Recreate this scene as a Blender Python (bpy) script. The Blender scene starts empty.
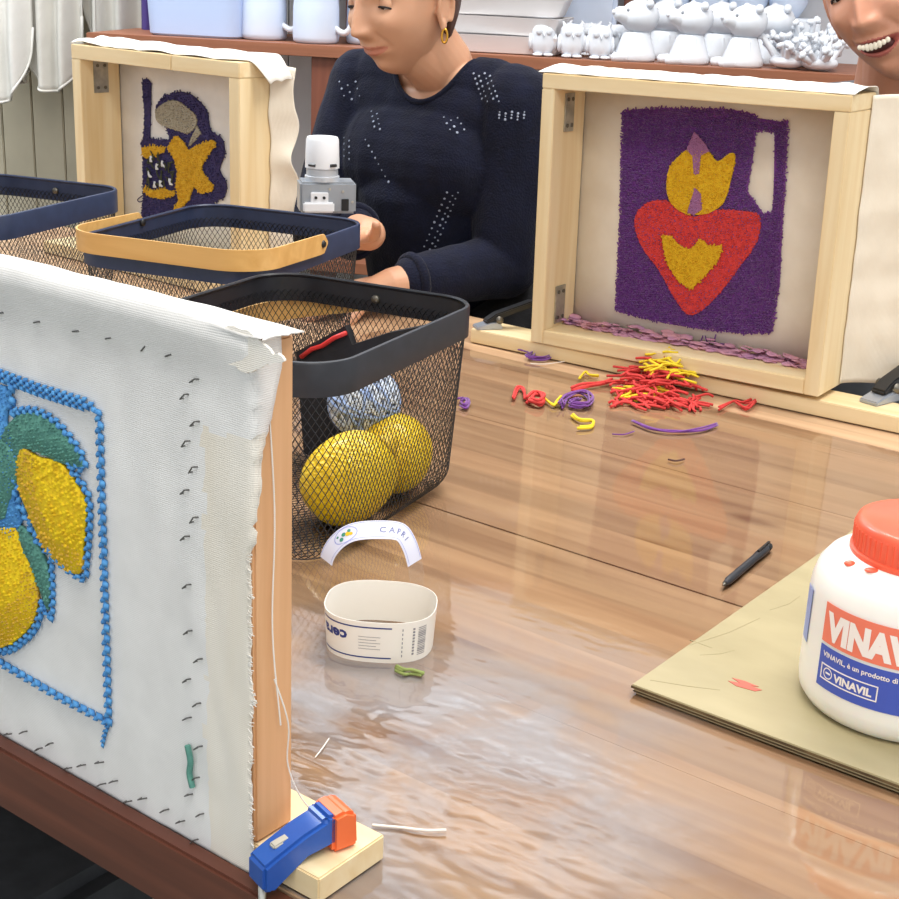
import bpy, bmesh, math, random
import numpy as np
from mathutils import Vector, Matrix, Euler, noise
from mathutils.bvhtree import BVHTree
random.seed(7)
PI = math.pi
C = bpy.context.scene.collection
TZ = 0.75                                   # table top height
# ------------------------------------------------------------------ camera
CAM_H = 0.5
FPX = 1430.0
ROLL = math.radians(2.4)
PITCH = math.radians(19.06)
cam_d = bpy.data.cameras.new('camera')
cam_d.sensor_width = 36.0
cam_d.lens = 36.0 * FPX / 899.0
cam_d.clip_start = 0.02
cam = bpy.data.objects.new('camera', cam_d)
C.objects.link(cam)
fwd = Vector((0, math.cos(PITCH), -math.sin(PITCH)))
up0 = Vector((0, math.sin(PITCH), math.cos(PITCH)))
rt0 = Vector((1, 0, 0))
RT = rt0 * math.cos(ROLL) + up0 * math.sin(ROLL)
UP = up0 * math.cos(ROLL) - rt0 * math.sin(ROLL)
cam.matrix_world = Matrix(((RT.x, UP.x, -fwd.x, 0), (RT.y, UP.y, -fwd.y, 0), (RT.z, UP.z, -fwd.z, TZ + CAM_H), (0, 0, 0, 1)))
bpy.context.scene.camera = cam
# ------------------------------------------------------------------ colour management, world, lights
vs = bpy.context.scene.view_settings
vs.view_transform = 'Standard'
vs.look = 'None'
vs.gamma = 1.0
vs.use_curve_mapping = False
vs.exposure = 0.30
world = bpy.data.worlds.new('world')
bpy.context.scene.world = world
world.use_nodes = True
world.node_tree.nodes['Background'].inputs[0].default_value = (0.93, 0.96, 1.0, 1)
world.node_tree.nodes['Background'].inputs[1].default_value = 0.85

ANG = math.radians(-36.9)                   # direction of the table's planks
E1 = Vector((math.cos(ANG), math.sin(ANG), 0))
E2 = Vector((-math.sin(ANG), math.cos(ANG), 0))


def TW(a, b, z=0.0):
    """table coordinates (along planks, across planks, height over the table top) -> world"""
    return E1 * a + E2 * b + Vector((0, 0, TZ + z))


def area(name, a, b, z, sx, sy, power, color=(1, 1, 1), rx=0.0):
    l = bpy.data.lights.new(name, 'AREA')
    l.shape = 'RECTANGLE'
    l.size, l.size_y, l.energy, l.color = sx, sy, power, color
    o = bpy.data.objects.new(name, l)
    C.objects.link(o)
    o.location = TW(a, b, z)
    o.rotation_euler = (rx, 0, ANG)
    return o


area('ceiling_light_source', -0.6, 1.7, 1.80, 1.5, 0.5, 34, (1.0, 0.97, 0.93))
area('ceiling_light_source', 0.2, 0.1, 1.80, 1.5, 0.5, 22, (1.0, 0.96, 0.9))
area('ceiling_light_source', -2.4, 1.3, 1.80, 1.2, 0.5, 34, (0.93, 0.97, 1.0))
wl = area('added_glare_light', 0, 0, 1.6, 1.3, 0.10, 4.5, (0.9, 0.96, 1.0))  # unseen area light added high at the back wall for glare on the film
wl.location = (-0.15, 2.98, TZ + 1.62)
wl.rotation_euler = (math.radians(75), 0, math.radians(-12))


# ------------------------------------------------------------------ pixel -> space helpers (positions measured from the photograph)
def ray(px, py):
    return RT * ((px - 449.5) / FPX) + UP * ((449.5 - py) / FPX) + fwd


CO = Vector((0, 0, CAM_H))


def P(px, py, z=0.0):
    d = ray(px, py)
    return CO + d * ((z - CAM_H) / d.z)


def PY(px, py, Y):
    d = ray(px, py)
    return CO + d * (Y / d.y)


class Frame:
    """local frame standing on the table: x along the face, y away, z up"""
    def __init__(s, x, y, ang, z=0.0):
        s.o = Vector((x, y, z)); s.a = ang
        s.x = Vector((math.cos(ang), math.sin(ang), 0)); s.y = Vector((-math.sin(ang), math.cos(ang), 0))

    def face(s, px, py, y=0.0):
        d = ray(px, py)
        t = (y - (CO - s.o).dot(s.y)) / d.dot(s.y)
        q = CO + d * t - s.o
        return q.dot(s.x), q.z

    def loc(s, p):
        q = Vector(p) - s.o
        return Vector((q.dot(s.x), q.dot(s.y), q.z))


# ------------------------------------------------------------------ materials
def lin(c):
    if isinstance(c, str):
        c = [int(c[i:i + 2], 16) / 255 for i in (0, 2, 4)]
    return tuple((v / 12.92 if v <= 0.04045 else ((v + 0.055) / 1.055) ** 2.4) for v in c) + (1,)


MATS = {}


def mat(name, col, rough=0.6, col2=None, scale=30, stretch=(1, 1, 1), bump=0.0, bscale=None, metal=0.0, coat=0.0, sss=0.0, trans=0.0, alpha=1.0, detail=4, lo=0.35, hi=0.65, spec=0.5, sheen=0.0, emis=None, kind='noise'):
    if name in MATS:
        return MATS[name]
    m = bpy.data.materials.new(name)
    m.use_nodes = True
    nt = m.node_tree
    N, L = nt.nodes, nt.links
    b = N['Principled BSDF']
    b.inputs['Base Color'].default_value = lin(col)
    b.inputs['Roughness'].default_value = rough
    b.inputs['Metallic'].default_value = metal
    b.inputs['Coat Weight'].default_value = coat
    b.inputs['Coat Roughness'].default_value = 0.08
    b.inputs['Specular IOR Level'].default_value = spec
    if sheen:
        b.inputs['Sheen Weight'].default_value = sheen
    if sss:
        b.inputs['Subsurface Weight'].default_value = sss
        b.inputs['Subsurface Radius'].default_value = (0.012, 0.005, 0.003)
        b.inputs['Subsurface Scale'].default_value = 1.0
    if trans:
        b.inputs['Transmission Weight'].default_value = trans
    if alpha < 1:
        b.inputs['Alpha'].default_value = alpha
    if emis:
        b.inputs['Emission Color'].default_value = lin(col)
        b.inputs['Emission Strength'].default_value = emis
    if col2 or bump:
        tc = N.new('ShaderNodeTexCoord')
        mp = N.new('ShaderNodeMapping')
        mp.inputs['Scale'].default_value = stretch
        L.new(tc.outputs['Object'], mp.inputs[0])
    if col2:
        nz = N.new('ShaderNodeTexNoise')
        nz.inputs['Scale'].default_value = scale
        nz.inputs['Detail'].default_value = detail
        L.new(mp.outputs[0], nz.inputs['Vector'])
        cr = N.new('ShaderNodeValToRGB')
        cr.color_ramp.elements[0].position = lo
        cr.color_ramp.elements[1].position = hi
        cr.color_ramp.elements[0].color = lin(col)
        cr.color_ramp.elements[1].color = lin(col2)
        L.new(nz.outputs['Fac'], cr.inputs[0])
        L.new(cr.outputs[0], b.inputs['Base Color'])
    if bump:
        if kind == 'weave':
            w1 = N.new('ShaderNodeTexWave'); w1.bands_direction = 'X'
            w2 = N.new('ShaderNodeTexWave'); w2.bands_direction = 'Z'
            ad = N.new('ShaderNodeMath'); ad.operation = 'ADD'
            for w in (w1, w2):
                w.inputs['Scale'].default_value = bscale
                w.inputs['Distortion'].default_value = 0.6
                L.new(tc.outputs['Object'], w.inputs['Vector'])
            L.new(w1.outputs['Fac'], ad.inputs[0]); L.new(w2.outputs['Fac'], ad.inputs[1])
            src = ad.outputs[0]
        elif kind == 'voronoi':
            v = N.new('ShaderNodeTexVoronoi'); v.inputs['Scale'].default_value = bscale
            L.new(mp.outputs[0], v.inputs['Vector']); src = v.outputs['Distance']
        else:
            n2 = N.new('ShaderNodeTexNoise')
            n2.inputs['Scale'].default_value = bscale or scale
            n2.inputs['Detail'].default_value = 4
            L.new(mp.outputs[0], n2.inputs['Vector']); src = n2.outputs['Fac']
        bp = N.new('ShaderNodeBump')
        bp.inputs['Strength'].default_value = bump
        bp.inputs['Distance'].default_value = 0.004
        L.new(src, bp.inputs['Height'])
        L.new(bp.outputs[0], b.inputs['Normal'])
    MATS[name] = m
    return m


def wood(name, c1, c2, axis, rough=0.55, grain=9, coat=0.0, lam=0.0):
    """planed softwood: streaks along axis (0 x, 1 y, 2 z), soft rings, optional glued strips of width lam across y"""
    if name in MATS:
        return MATS[name]
    m = bpy.data.materials.new(name)
    m.use_nodes = True
    nt = m.node_tree; N, L = nt.nodes, nt.links
    b = N['Principled BSDF']
    b.inputs['Roughness'].default_value = rough
    b.inputs['Coat Weight'].default_value = coat
    tc = N.new('ShaderNodeTexCoord')
    mp = N.new('ShaderNodeMapping')
    s = [14.0, 14.0, 14.0]; s[axis] = 0.9
    mp.inputs['Scale'].default_value = s
    oi = N.new('ShaderNodeObjectInfo')
    add = N.new('ShaderNodeVectorMath'); add.operation = 'ADD'
    mul = N.new('ShaderNodeMath'); mul.operation = 'MULTIPLY'; mul.inputs[1].default_value = 9.0
    L.new(oi.outputs['Random'], mul.inputs[0])
    L.new(tc.outputs['Object'], add.inputs[0]); L.new(mul.outputs[0], add.inputs[1])
    vec = add.outputs[0]
    if lam:
        sp = N.new('ShaderNodeSeparateXYZ'); L.new(tc.outputs['Object'], sp.inputs[0])
        dv = N.new('ShaderNodeMath'); dv.operation = 'DIVIDE'; dv.inputs[1].default_value = lam
        L.new(sp.outputs[1], dv.inputs[0])
        fl = N.new('ShaderNodeMath'); fl.operation = 'FLOOR'; L.new(dv.outputs[0], fl.inputs[0])
        a2 = N.new('ShaderNodeMath'); a2.operation = 'ADD'; L.new(fl.outputs[0], a2.inputs[0]); L.new(mul.outputs[0], a2.inputs[1])
        wn = N.new('ShaderNodeTexWhiteNoise'); wn.noise_dimensions = '1D'; L.new(a2.outputs[0], wn.inputs['W'])
        m3 = N.new('ShaderNodeMath'); m3.operation = 'MULTIPLY'; m3.inputs[1].default_value = 5.0; L.new(wn.outputs['Value'], m3.inputs[0])
        add2 = N.new('ShaderNodeVectorMath'); add2.operation = 'ADD'
        L.new(vec, add2.inputs[0]); L.new(m3.outputs[0], add2.inputs[1])
        vec = add2.outputs[0]
    L.new(vec, mp.inputs[0])
    nz = N.new('ShaderNodeTexNoise')
    nz.inputs['Scale'].default_value = grain * 0.45; nz.inputs['Detail'].default_value = 6; nz.inputs['Distortion'].default_value = 0.6
    L.new(mp.outputs[0], nz.inputs['Vector'])
    cr = N.new('ShaderNodeValToRGB')
    cr.color_ramp.elements[0].position = 0.3; cr.color_ramp.elements[1].position = 0.7
    cr.color_ramp.elements[0].color = lin(c2); cr.color_ramp.elements[1].color = lin(c1)
    L.new(nz.outputs['Fac'], cr.inputs[0])
    out = cr.outputs[0]
    if lam:
        hs = N.new('ShaderNodeHueSaturation')
        mr = N.new('ShaderNodeMapRange'); mr.inputs[3].default_value = 0.86; mr.inputs[4].default_value = 1.1
        L.new(wn.outputs['Value'], mr.inputs[0]); L.new(mr.outputs[0], hs.inputs['Value'])
        L.new(out, hs.inputs['Color']); out = hs.outputs[0]
        # knots
        vo = N.new('ShaderNodeTexVoronoi'); vo.inputs['Scale'].default_value = 5.0; vo.voronoi_dimensions = '2D'
        mk = N.new('ShaderNodeMapping'); mk.inputs['Scale'].default_value = (0.5, 1.3, 1)
        L.new(vec, mk.inputs[0]); L.new(mk.outputs[0], vo.inputs['Vector'])
        ck = N.new('ShaderNodeValToRGB')
        ck.color_ramp.elements[0].position = 0.03; ck.color_ramp.elements[1].position = 0.085
        ck.color_ramp.elements[0].color = (1, 1, 1, 1); ck.color_ramp.elements[1].color = (0, 0, 0, 1)
        L.new(vo.outputs['Distance'], ck.inputs[0])
        mx = N.new('ShaderNodeMix'); mx.data_type = 'RGBA'
        sc = N.new('ShaderNodeMath'); sc.operation = 'MULTIPLY'; sc.inputs[1].default_value = 0.6
        L.new(ck.outputs[0], sc.inputs[0]); L.new(sc.outputs[0], mx.inputs[0])
        L.new(out, mx.inputs[6]); mx.inputs[7].default_value = lin('74452a'); out = mx.outputs[2]
    L.new(out, b.inputs['Base Color'])
    bp = N.new('ShaderNodeBump'); bp.inputs['Strength'].default_value = 0.08; bp.inputs['Distance'].default_value = 0.002
    L.new(nz.outputs['Fac'], bp.inputs['Height']); L.new(bp.outputs[0], b.inputs['Normal'])
    MATS[name] = m
    return m


M_PINE = [wood('pale_pine_' + 'xyz'[i], 'efdcb4', 'e2c795', i) for i in range(3)]
M_PINE_WARM = [wood('warm_pine_' + 'xyz'[i], 'e3b487', 'cf9c6c', i) for i in range(3)]
M_TABLE = wood('table_pine', 'c6a582', 'a68263', 0, rough=0.42, grain=7, lam=0.045)
M_APRON = wood('dark_table_edge', '6a3b2a', '4f2a1e', 0, rough=0.5)
M_SHELFWOOD = wood('brown_shelf_wood', 'a0674a', '86533a', 0, rough=0.5)
M_SHELFPOST = wood('brown_post_wood', '86503c', '703f30', 2, rough=0.5)
M_BIRCH = wood('birch_veneer', 'e8bb74', 'd6a45c', 0, rough=0.4)
M_BIRCHY = wood('birch_veneer_y', 'e8bb74', 'd6a45c', 1, rough=0.4)
M_CANVAS = mat('white_canvas', 'ebeae7', 0.9, 'e1e0dd', 25, bump=0.22, bscale=260, kind='weave')
M_CANVAS_THIN = mat('ivory_canvas', 'ece4d4', 0.9, 'e2d8c6', 18, bump=0.2, bscale=260, kind='weave')
M_FLAP = mat('loose_canvas', 'f4f1ea', 0.9, 'eae4d8', 12, bump=0.3, bscale=300, kind='weave')
M_STEEL = mat('zinc_steel', 'a9a79f', 0.38, 'c9c6bc', 60, metal=0.85)
M_STAPLE = mat('staple_steel', '6d6c6a', 0.4, metal=0.7)
M_SCREW = mat('screw_steel', '77736a', 0.35, metal=0.8)
M_NAVYMETAL = mat('black_powder_coated_steel', '1c1f26', 0.42, '23262e', 60)
M_NAVYRIM = mat('navy_powder_coated_steel', '24304c', 0.42, '2a3755', 60)
M_WIRE = mat('black_wire', '1b1d22', 0.45)
M_WHITE = mat('white_bisque', 'd6dce4', 0.75, 'e0e4ea', 20, bump=0.05, bscale=40)
M_BLUEWHITE = mat('cool_white_bisque', 'c9d8ee', 0.6, 'd5e0f2', 8)
M_BLACK = mat('black_plastic', '17181b', 0.4)


# ------------------------------------------------------------------ mesh builder
class MB:
    def __init__(s):
        s.v = []; s.f = []; s.m = []

    def add(s, vs_, fs, mi=0):
        k = len(s.v)
        s.v += [tuple(v) for v in vs_]
        s.f += [tuple(i + k for i in f) for f in fs]
        s.m += [mi] * len(fs)

    def box(s, x0, x1, y0, y1, z0, z1, mi=0, bev=0.0):
        if bev <= 0:
            vs_ = [(x, y, z) for z in (z0, z1) for y in (y0, y1) for x in (x0, x1)]
            s.add(vs_, [(0, 2, 3, 1), (4, 5, 7, 6), (0, 1, 5, 4), (2, 6, 7, 3), (0, 4, 6, 2), (1, 3, 7, 5)], mi)
            return
        b = bmesh.new()
        bmesh.ops.create_cube(b, size=1, matrix=Matrix.Translation(((x0 + x1) / 2, (y0 + y1) / 2, (z0 + z1) / 2)) @ Matrix.Diagonal((x1 - x0, y1 - y0, z1 - z0, 1)))
        bmesh.ops.bevel(b, geom=b.edges[:], offset=bev, segments=2, affect='EDGES')
        s.bm(b, mi)

    def bm(s, b, mi=0, M=None):
        b.verts.index_update()
        s.add([(M @ v.co if M else v.co) for v in b.verts], [[v.index for v in f.verts] for f in b.faces], mi)
        b.free()

    def tube(s, pts, r, n=6, mi=0, closed=False, caps=True, flat=1.0):
        pts = [Vector(p) for p in pts]
        rr_ = r if isinstance(r, (list, tuple)) else [r] * len(pts)
        vs_ = []; prev = None
        K = len(pts)
        for i, p in enumerate(pts):
            a = pts[(i - 1) % K] if (i > 0 or closed) else p
            c = pts[(i + 1) % K] if (i < K - 1 or closed) else p
            t = (c - a)
            t = t.normalized() if t.length > 1e-9 else Vector((0, 0, 1))
            if prev is None:
                u = t.orthogonal().normalized()
            else:
                u = prev - t * prev.dot(t)
                u = u.normalized() if u.length > 1e-6 else t.orthogonal().normalized()
            prev = u
            w = t.cross(u)
            for k in range(n):
                an = 2 * PI * k / n
                vs_.append(p + u * math.cos(an) * rr_[i] + w * math.sin(an) * rr_[i] * flat)
        fs = []
        for i in range(K if closed else K - 1):
            for k in range(n):
                a = i * n + k; b = i * n + (k + 1) % n; j = ((i + 1) % K) * n
                fs.append((a, b, j + (k + 1) % n, j + k))
        if caps and not closed:
            fs.append(tuple(reversed(range(n)))); fs.append(tuple(range((K - 1) * n, K * n)))
        s.add(vs_, fs, mi)

    def lathe(s, prof, n=24, mi=0, o=(0, 0, 0), sx=1.0, sy=1.0):
        vs_ = []; fs = []
        for r, z in prof:
            for k in range(n):
                a = 2 * PI * k / n
                vs_.append((o[0] + r * math.cos(a) * sx, o[1] + r * math.sin(a) * sy, o[2] + z))
        for i in range(len(prof) - 1):
            for k in range(n):
                fs.append((i * n + k, i * n + (k + 1) % n, (i + 1) * n + (k + 1) % n, (i + 1) * n + k))
        if prof[0][0] > 1e-5: fs.append(tuple(reversed(range(n))))
        if prof[-1][0] > 1e-5: fs.append(tuple(range((len(prof) - 1) * n, len(prof) * n)))
        s.add(vs_, fs, mi)

    def ell(s, c, r, rot=None, sub=2, mi=0):
        b = bmesh.new()
        bmesh.ops.create_icosphere(b, subdivisions=sub, radius=1)
        M = Matrix.Translation(c) @ (rot.to_matrix().to_4x4() if rot else Matrix()) @ Matrix.Diagonal((r[0], r[1], r[2], 1) if not isinstance(r, (int, float)) else (r, r, r, 1))
        s.bm(b, mi, M)

    def cone(s, a, b, ra, rb, n=16, mi=0):
        """capsule with two radii"""
        a = Vector(a); b = Vector(b); t = (b - a).normalized()
        pts = []; rs = []
        for k in range(5):
            an = -PI / 2 + PI / 2 * k / 4
            pts.append(a + t * ra * math.sin(an)); rs.append(max(ra * math.cos(an), 1e-4))
        for k in range(1, 5):
            pts.append(a.lerp(b, k / 5)); rs.append(ra + (rb - ra) * k / 5)
        for k in range(5):
            an = PI / 2 * k / 4
            pts.append(b + t * rb * math.sin(an)); rs.append(max(rb * math.cos(an), 1e-4))
        s.tube(pts, rs, n, mi)

    def prism(s, poly, y0, y1, mi=0):
        """closed polygon in x,z extruded from y0 to y1"""
        n = len(poly)
        vs_ = [(x, y0, z) for x, z in poly] + [(x, y1, z) for x, z in poly]
        fs = [tuple(range(n)), tuple(reversed(range(n, 2 * n)))]
        fs += [(i, n + i, n + (i + 1) % n, (i + 1) % n) for i in range(n)]
        s.add(vs_, fs, mi)

    def mesh(s, name):
        me = bpy.data.meshes.new(name)
        me.from_pydata(s.v, [], s.f)
        me.polygons.foreach_set('material_index', s.m)
        me.update()
        return me

    def build(s, name, mats, parent=None, smooth=False, fix=True, angle=None):
        me = s.mesh(name)
        if fix and len(s.f) < 60000:
            b = bmesh.new(); b.from_mesh(me)
            bmesh.ops.recalc_face_normals(b, faces=b.faces)
            b.to_mesh(me); b.free()
        return obj(name, me, mats, parent, smooth, angle)


def obj(name, me, mats, parent=None, smooth=False, angle=None):
    me.materials.clear()
    for m in (mats if isinstance(mats, (list, tuple)) else [mats]):
        me.materials.append(m)
    if smooth or angle:
        me.polygons.foreach_set('use_smooth', [True] * len(me.polygons))
        if angle:
            me.set_sharp_from_angle(angle=math.radians(angle))
    o = bpy.data.objects.new(name, me)
    C.objects.link(o)
    if parent is not None:
        o.parent = parent
    return o


def thing(name, label, cat, loc=(0, 0, 0), rz=0.0, group=None):
    o = bpy.data.objects.new(name, None)
    o.empty_display_size = 0.02
    C.objects.link(o)
    o.location = loc; o.rotation_euler = (0, 0, rz)
    return tag(o, label, cat, group)


def tag(o, label, cat, group=None, kind=None):
    o['label'] = label; o['category'] = cat
    if group: o['group'] = group
    if kind: o['kind'] = kind
    return o


def struct(o):
    o['kind'] = 'structure'
    return o


def stuff(o):
    o['kind'] = 'stuff'
    return o


def kids(o):
    return [c for c in bpy.data.objects if c.parent == o]


def dup(o, parent=None, loc=None, rz=None, label=None):
    ch = kids(o)
    c = o.copy(); C.objects.link(c)
    if parent is not None: c.parent = parent
    if loc is not None: c.location = loc
    if rz is not None: c.rotation_euler = (0, 0, rz)
    if label: c['label'] = label
    for k in ch: dup(k, c)
    return c


def W(v, z=None):
    """table-relative world point -> world location"""
    return (v[0], v[1], (v[2] if z is None else z) + TZ)


def evalmesh(me, mods):
    """apply modifiers (list of (type, props)) to a mesh and return the new mesh"""
    t = bpy.data.objects.new('tmp', me); C.objects.link(t)
    for ty, pr in mods:
        md = t.modifiers.new('m', ty)
        for k, v in pr.items(): setattr(md, k, v)
    dg = bpy.context.evaluated_depsgraph_get()
    out = bpy.data.meshes.new_from_object(t.evaluated_get(dg))
    bpy.data.objects.remove(t)
    return out


def text_mesh(body, size, bold=0.0, sx=1.0, fine=0.0):
    cu = bpy.data.curves.new('t', 'FONT')
    cu.body = body; cu.size = size; cu.offset = bold; cu.resolution_u = 2
    t = bpy.data.objects.new('tmp', cu); C.objects.link(t)
    dg = bpy.context.evaluated_depsgraph_get()
    me = bpy.data.meshes.new_from_object(t.evaluated_get(dg))
    bpy.data.objects.remove(t)
    b = bmesh.new(); b.from_mesh(me); bpy.data.meshes.remove(me)
    bmesh.ops.triangulate(b, faces=b.faces)
    if fine:
        for _ in range(5):
            es = [e for e in b.edges if e.calc_length() > fine]
            if not es: break
            bmesh.ops.subdivide_edges(b, edges=es, cuts=1)
            bmesh.ops.triangulate(b, faces=b.faces)
    vs_ = [(v.co.x * sx, v.co.y) for v in b.verts]
    b.verts.index_update()
    fs = [[v.index for v in f.verts] for f in b.faces]
    b.free()
    return vs_, fs


def inpoly(x, z, poly):
    c = False; j = len(poly) - 1
    for i in range(len(poly)):
        xi, zi = poly[i]; xj, zj = poly[j]
        if (zi > z) != (zj > z) and x < (xj - xi) * (z - zi) / (zj - zi) + xi: c = not c
        j = i
    return c


def smoothpoly(pts, k=5, closed=True):
    """Catmull-Rom through pts"""
    n = len(pts); out = []
    rng = range(n) if closed else range(n - 1)
    for i in rng:
        p = [pts[(i + d) % n] if closed else pts[min(max(i + d, 0), n - 1)] for d in (-1, 0, 1, 2)]
        for j in range(k):
            t = j / k
            out.append(tuple(0.5 * ((2 * p[1][a]) + (-p[0][a] + p[2][a]) * t + (2 * p[0][a] - 5 * p[1][a] + 4 * p[2][a] - p[3][a]) * t * t + (-p[0][a] + 3 * p[1][a] - 3 * p[2][a] + p[3][a]) * t ** 3) for a in range(len(pts[0]))))
    if not closed: out.append(tuple(pts[-1]))
    return out


OCT = [(1, 0, 0), (-1, 0, 0), (0, 1, 0), (0, -1, 0), (0, 0, 1), (0, 0, -1)]
OCTF = [(0, 2, 4), (2, 1, 4), (1, 3, 4), (3, 0, 4), (2, 0, 5), (1, 2, 5), (3, 1, 5), (0, 3, 5)]


def stitches(mb, poly, y, dx, dz, long_, wid, h, ang=0.0, holes=(), jit=0.25, mi=0, arc=None, tuft=0.0, base=True):
    """fill a polygon in x,z with raised yarn loops standing off the plane y (towards -y)"""
    xs = [p[0] for p in poly]; zs = [p[1] for p in poly]
    cx = (min(xs) + max(xs)) / 2; cz = (min(zs) + max(zs)) / 2
    R_ = math.hypot(max(xs) - min(xs), max(zs) - min(zs)) / 2 + dx
    ca, sa = math.cos(ang), math.sin(ang)
    nu = int(R_ / dx) + 1; nv = int(R_ / dz) + 1
    if base: mb.prism(poly, y + 0.0003, y - h * 0.75, mi)
    for j in range(-nv, nv + 1):
        for i in range(-nu, nu + 1):
            u = (i + (0.5 if j % 2 else 0)) * dx + random.uniform(-jit, jit) * dx
            v = j * dz + random.uniform(-jit, jit) * dz
            x = cx + u * ca - v * sa; z = cz + u * sa + v * ca
            if not inpoly(x, z, poly) or any(inpoly(x, z, q) for q in holes): continue
            a = ang + random.uniform(-0.35, 0.35) + (arc(x, z) if arc else 0)
            if tuft: a = random.uniform(0, PI)
            c2, s2 = math.cos(a), math.sin(a)
            hh = h * random.uniform(0.7, 1.25)
            vs_ = []
            for ox, oy, oz in OCT:
                lx, lz = ox * long_, oz * wid
                vs_.append((x + lx * c2 - lz * s2, y - hh * 0.4 + oy * hh, z + lx * s2 + lz * c2))
            mb.add(vs_, OCTF, mi)


def fringe(mb, poly, y, step, ln, r, h, mi=0):
    """short yarn ends sticking out along the outline of a punched area"""
    n = len(poly)
    for i in range(n):
        a = Vector(poly[i]); b = Vector(poly[(i + 1) % n]); L_ = (b - a).length
        if L_ < 1e-6: continue
        t = (b - a) / L_
        k = max(1, int(L_ / step))
        for q in range(k):
            p = a + t * (L_ * (q + random.random()) / k)
            an = random.uniform(0, 2 * PI)
            d = Vector((math.cos(an), math.sin(an))) * ln * random.uniform(0.6, 1.2)
            hh = h * random.uniform(0.5, 1.0)
            mb.tube([(p.x - d.x * 0.5, y - hh, p.y - d.y * 0.5), (p.x, y - hh * 1.3, p.y), (p.x + d.x, y - hh * 0.7, p.y + d.y)], r, 4, mi)


def rope(mb, pts, y, r, mi=0):
    """chain-stitched yarn line along pts (x,z)"""
    P_ = [Vector(p) for p in pts]
    L_ = [0]
    for a, b in zip(P_[:-1], P_[1:]): L_.append(L_[-1] + (b - a).length)
    step = r * 1.35; n = int(L_[-1] / step); j = 0
    for k in range(n + 1):
        s_ = k * step
        while j < len(P_) - 2 and L_[j + 1] < s_: j += 1
        d = (P_[j + 1] - P_[j]); l = d.length or 1; d = d / l
        p = P_[j] + d * (s_ - L_[j])
        a = math.atan2(d.y, d.x) + (0.6 if k % 2 else -0.6)
        c2, s2 = math.cos(a), math.sin(a)
        off = Vector((-d.y, d.x)) * (r * 0.45 * (1 if k % 2 else -1))
        vs_ = []
        for ox, oy, oz in OCT:
            lx, lz = ox * r * 1.5, oz * r * 0.75
            vs_.append((p.x + off.x + lx * c2 - lz * s2, y - r * 0.3 + oy * r, p.y + off.y + lx * s2 + lz * c2))
        mb.add(vs_, OCTF, mi)


def nz(x, y=0.0, z=0.0):
    return noise.noise(Vector((x, y, z)))


# ================================================================== THE SETTING (table-aligned room)
ANGW = math.radians(-12.0)                  # direction of the back wall and its shelves
EW1 = Vector((math.cos(ANGW), math.sin(ANGW), 0)); EW2 = Vector((-math.sin(ANGW), math.cos(ANGW), 0))


def wallroot(o):
    o.rotation_euler = (0, 0, ANGW); o.location = (0, 0, TZ)
    return o


def tabroot(o):
    o.rotation_euler = (0, 0, ANG); o.location = (0, 0, TZ)
    return o


M_WALL = mat('white_wall_paint', 'dfe4ea', 0.8, 'd6dbe2', 3, bump=0.05, bscale=60)
M_FLOOR = mat('grey_green_floor', '8f8f80', 0.5, '7c7c6e', 4)
M_CEIL = mat('white_ceiling', 'eceef0', 0.9)
M_PANEL = mat('grey_white_board', 'dfe5e8', 0.6, 'd5dada', 6)
M_PANELT = mat('tan_worn_board', 'c9c0a8', 0.65, 'b9b09a', 6)
WALLB = 3.08
b = MB(); b.box(-3.2, 3.2, -2.6, WALLB + 0.1, -TZ - 0.05, -TZ); struct(wallroot(b.build('floor', M_FLOOR)))
b = MB(); b.box(-3.2, 3.2, WALLB, WALLB + 0.1, -TZ, 1.9); struct(wallroot(b.build('wall_back', M_WALL)))
b = MB(); b.box(-3.3, -3.2, -2.6, WALLB + 0.1, -TZ, 1.9); struct(wallroot(b.build('wall_left', M_WALL)))
b = MB(); b.box(-3.2, 3.2, -0.4, WALLB + 0.1, 1.9, 1.95); struct(wallroot(b.build('ceiling', M_CEIL)))
# boarded lower wall at the left, board by board
wain = struct(wallroot(bpy.data.objects.new('wall_boarding', None))); C.objects.link(wain)
wb = MB(); wb.box(0, 0.0745, -0.016, 0, -0.72, 0.62, bev=0.002)
wme = wb.mesh('board')
xb = -2.2
k = 0
while xb < -0.95:
    o = obj('board', wme.copy() if k == 0 else wme, M_PANEL, wain)
    if k == 0:
        wme = o.data
    if xb < -1.56 and k:
        o.data = tan_me
    if k == 0:
        tan_me = wme.copy(); tan_me.materials.clear(); tan_me.materials.append(M_PANELT)
    o.location = (xb, WALLB - 0.001, 0)
    xb += 0.077; k += 1

# ------------------------------------------------------------------ TABLE
EDGE = 0.4915
table = thing('work_table', 'long wooden work table of glued pine planks with dark edge', 'table', (0, 0, 0), ANG)
table.location = (0, 0, 0)
seams = [EDGE, 0.753, 1.012, 1.27, 1.46, 1.655]
gaps = [0.001, 0.00005, 0.0012, 0.0003, 0.00005, 0.001]
for i in range(5):
    b = MB(); b.box(-2.15, 1.35, seams[i] + gaps[i], seams[i + 1] - gaps[i + 1], TZ - 0.03, TZ, bev=0.00025)
    b.build('plank', M_TABLE, table)
b = MB(); b.box(-2.15, 1.35, EDGE - 0.012, EDGE + 0.001, TZ - 0.047, TZ - 0.0005, bev=0.002)
b.box(-2.1, 1.3, EDGE + 0.13, EDGE + 0.155, TZ - 0.12, TZ - 0.031)
b.build('front_apron', M_APRON, table)
b = MB(); b.box(-2.1, 1.3, 1.60, 1.62, TZ - 0.12, TZ - 0.031); b.build('rear_apron', M_APRON, table)
for x in (-2.05, 1.2):
    for y in (0.56, 1.52):
        b = MB(); b.box(x, x + 0.07, y, y + 0.07, 0, TZ - 0.031, bev=0.004); b.build('leg', M_APRON, table)

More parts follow.
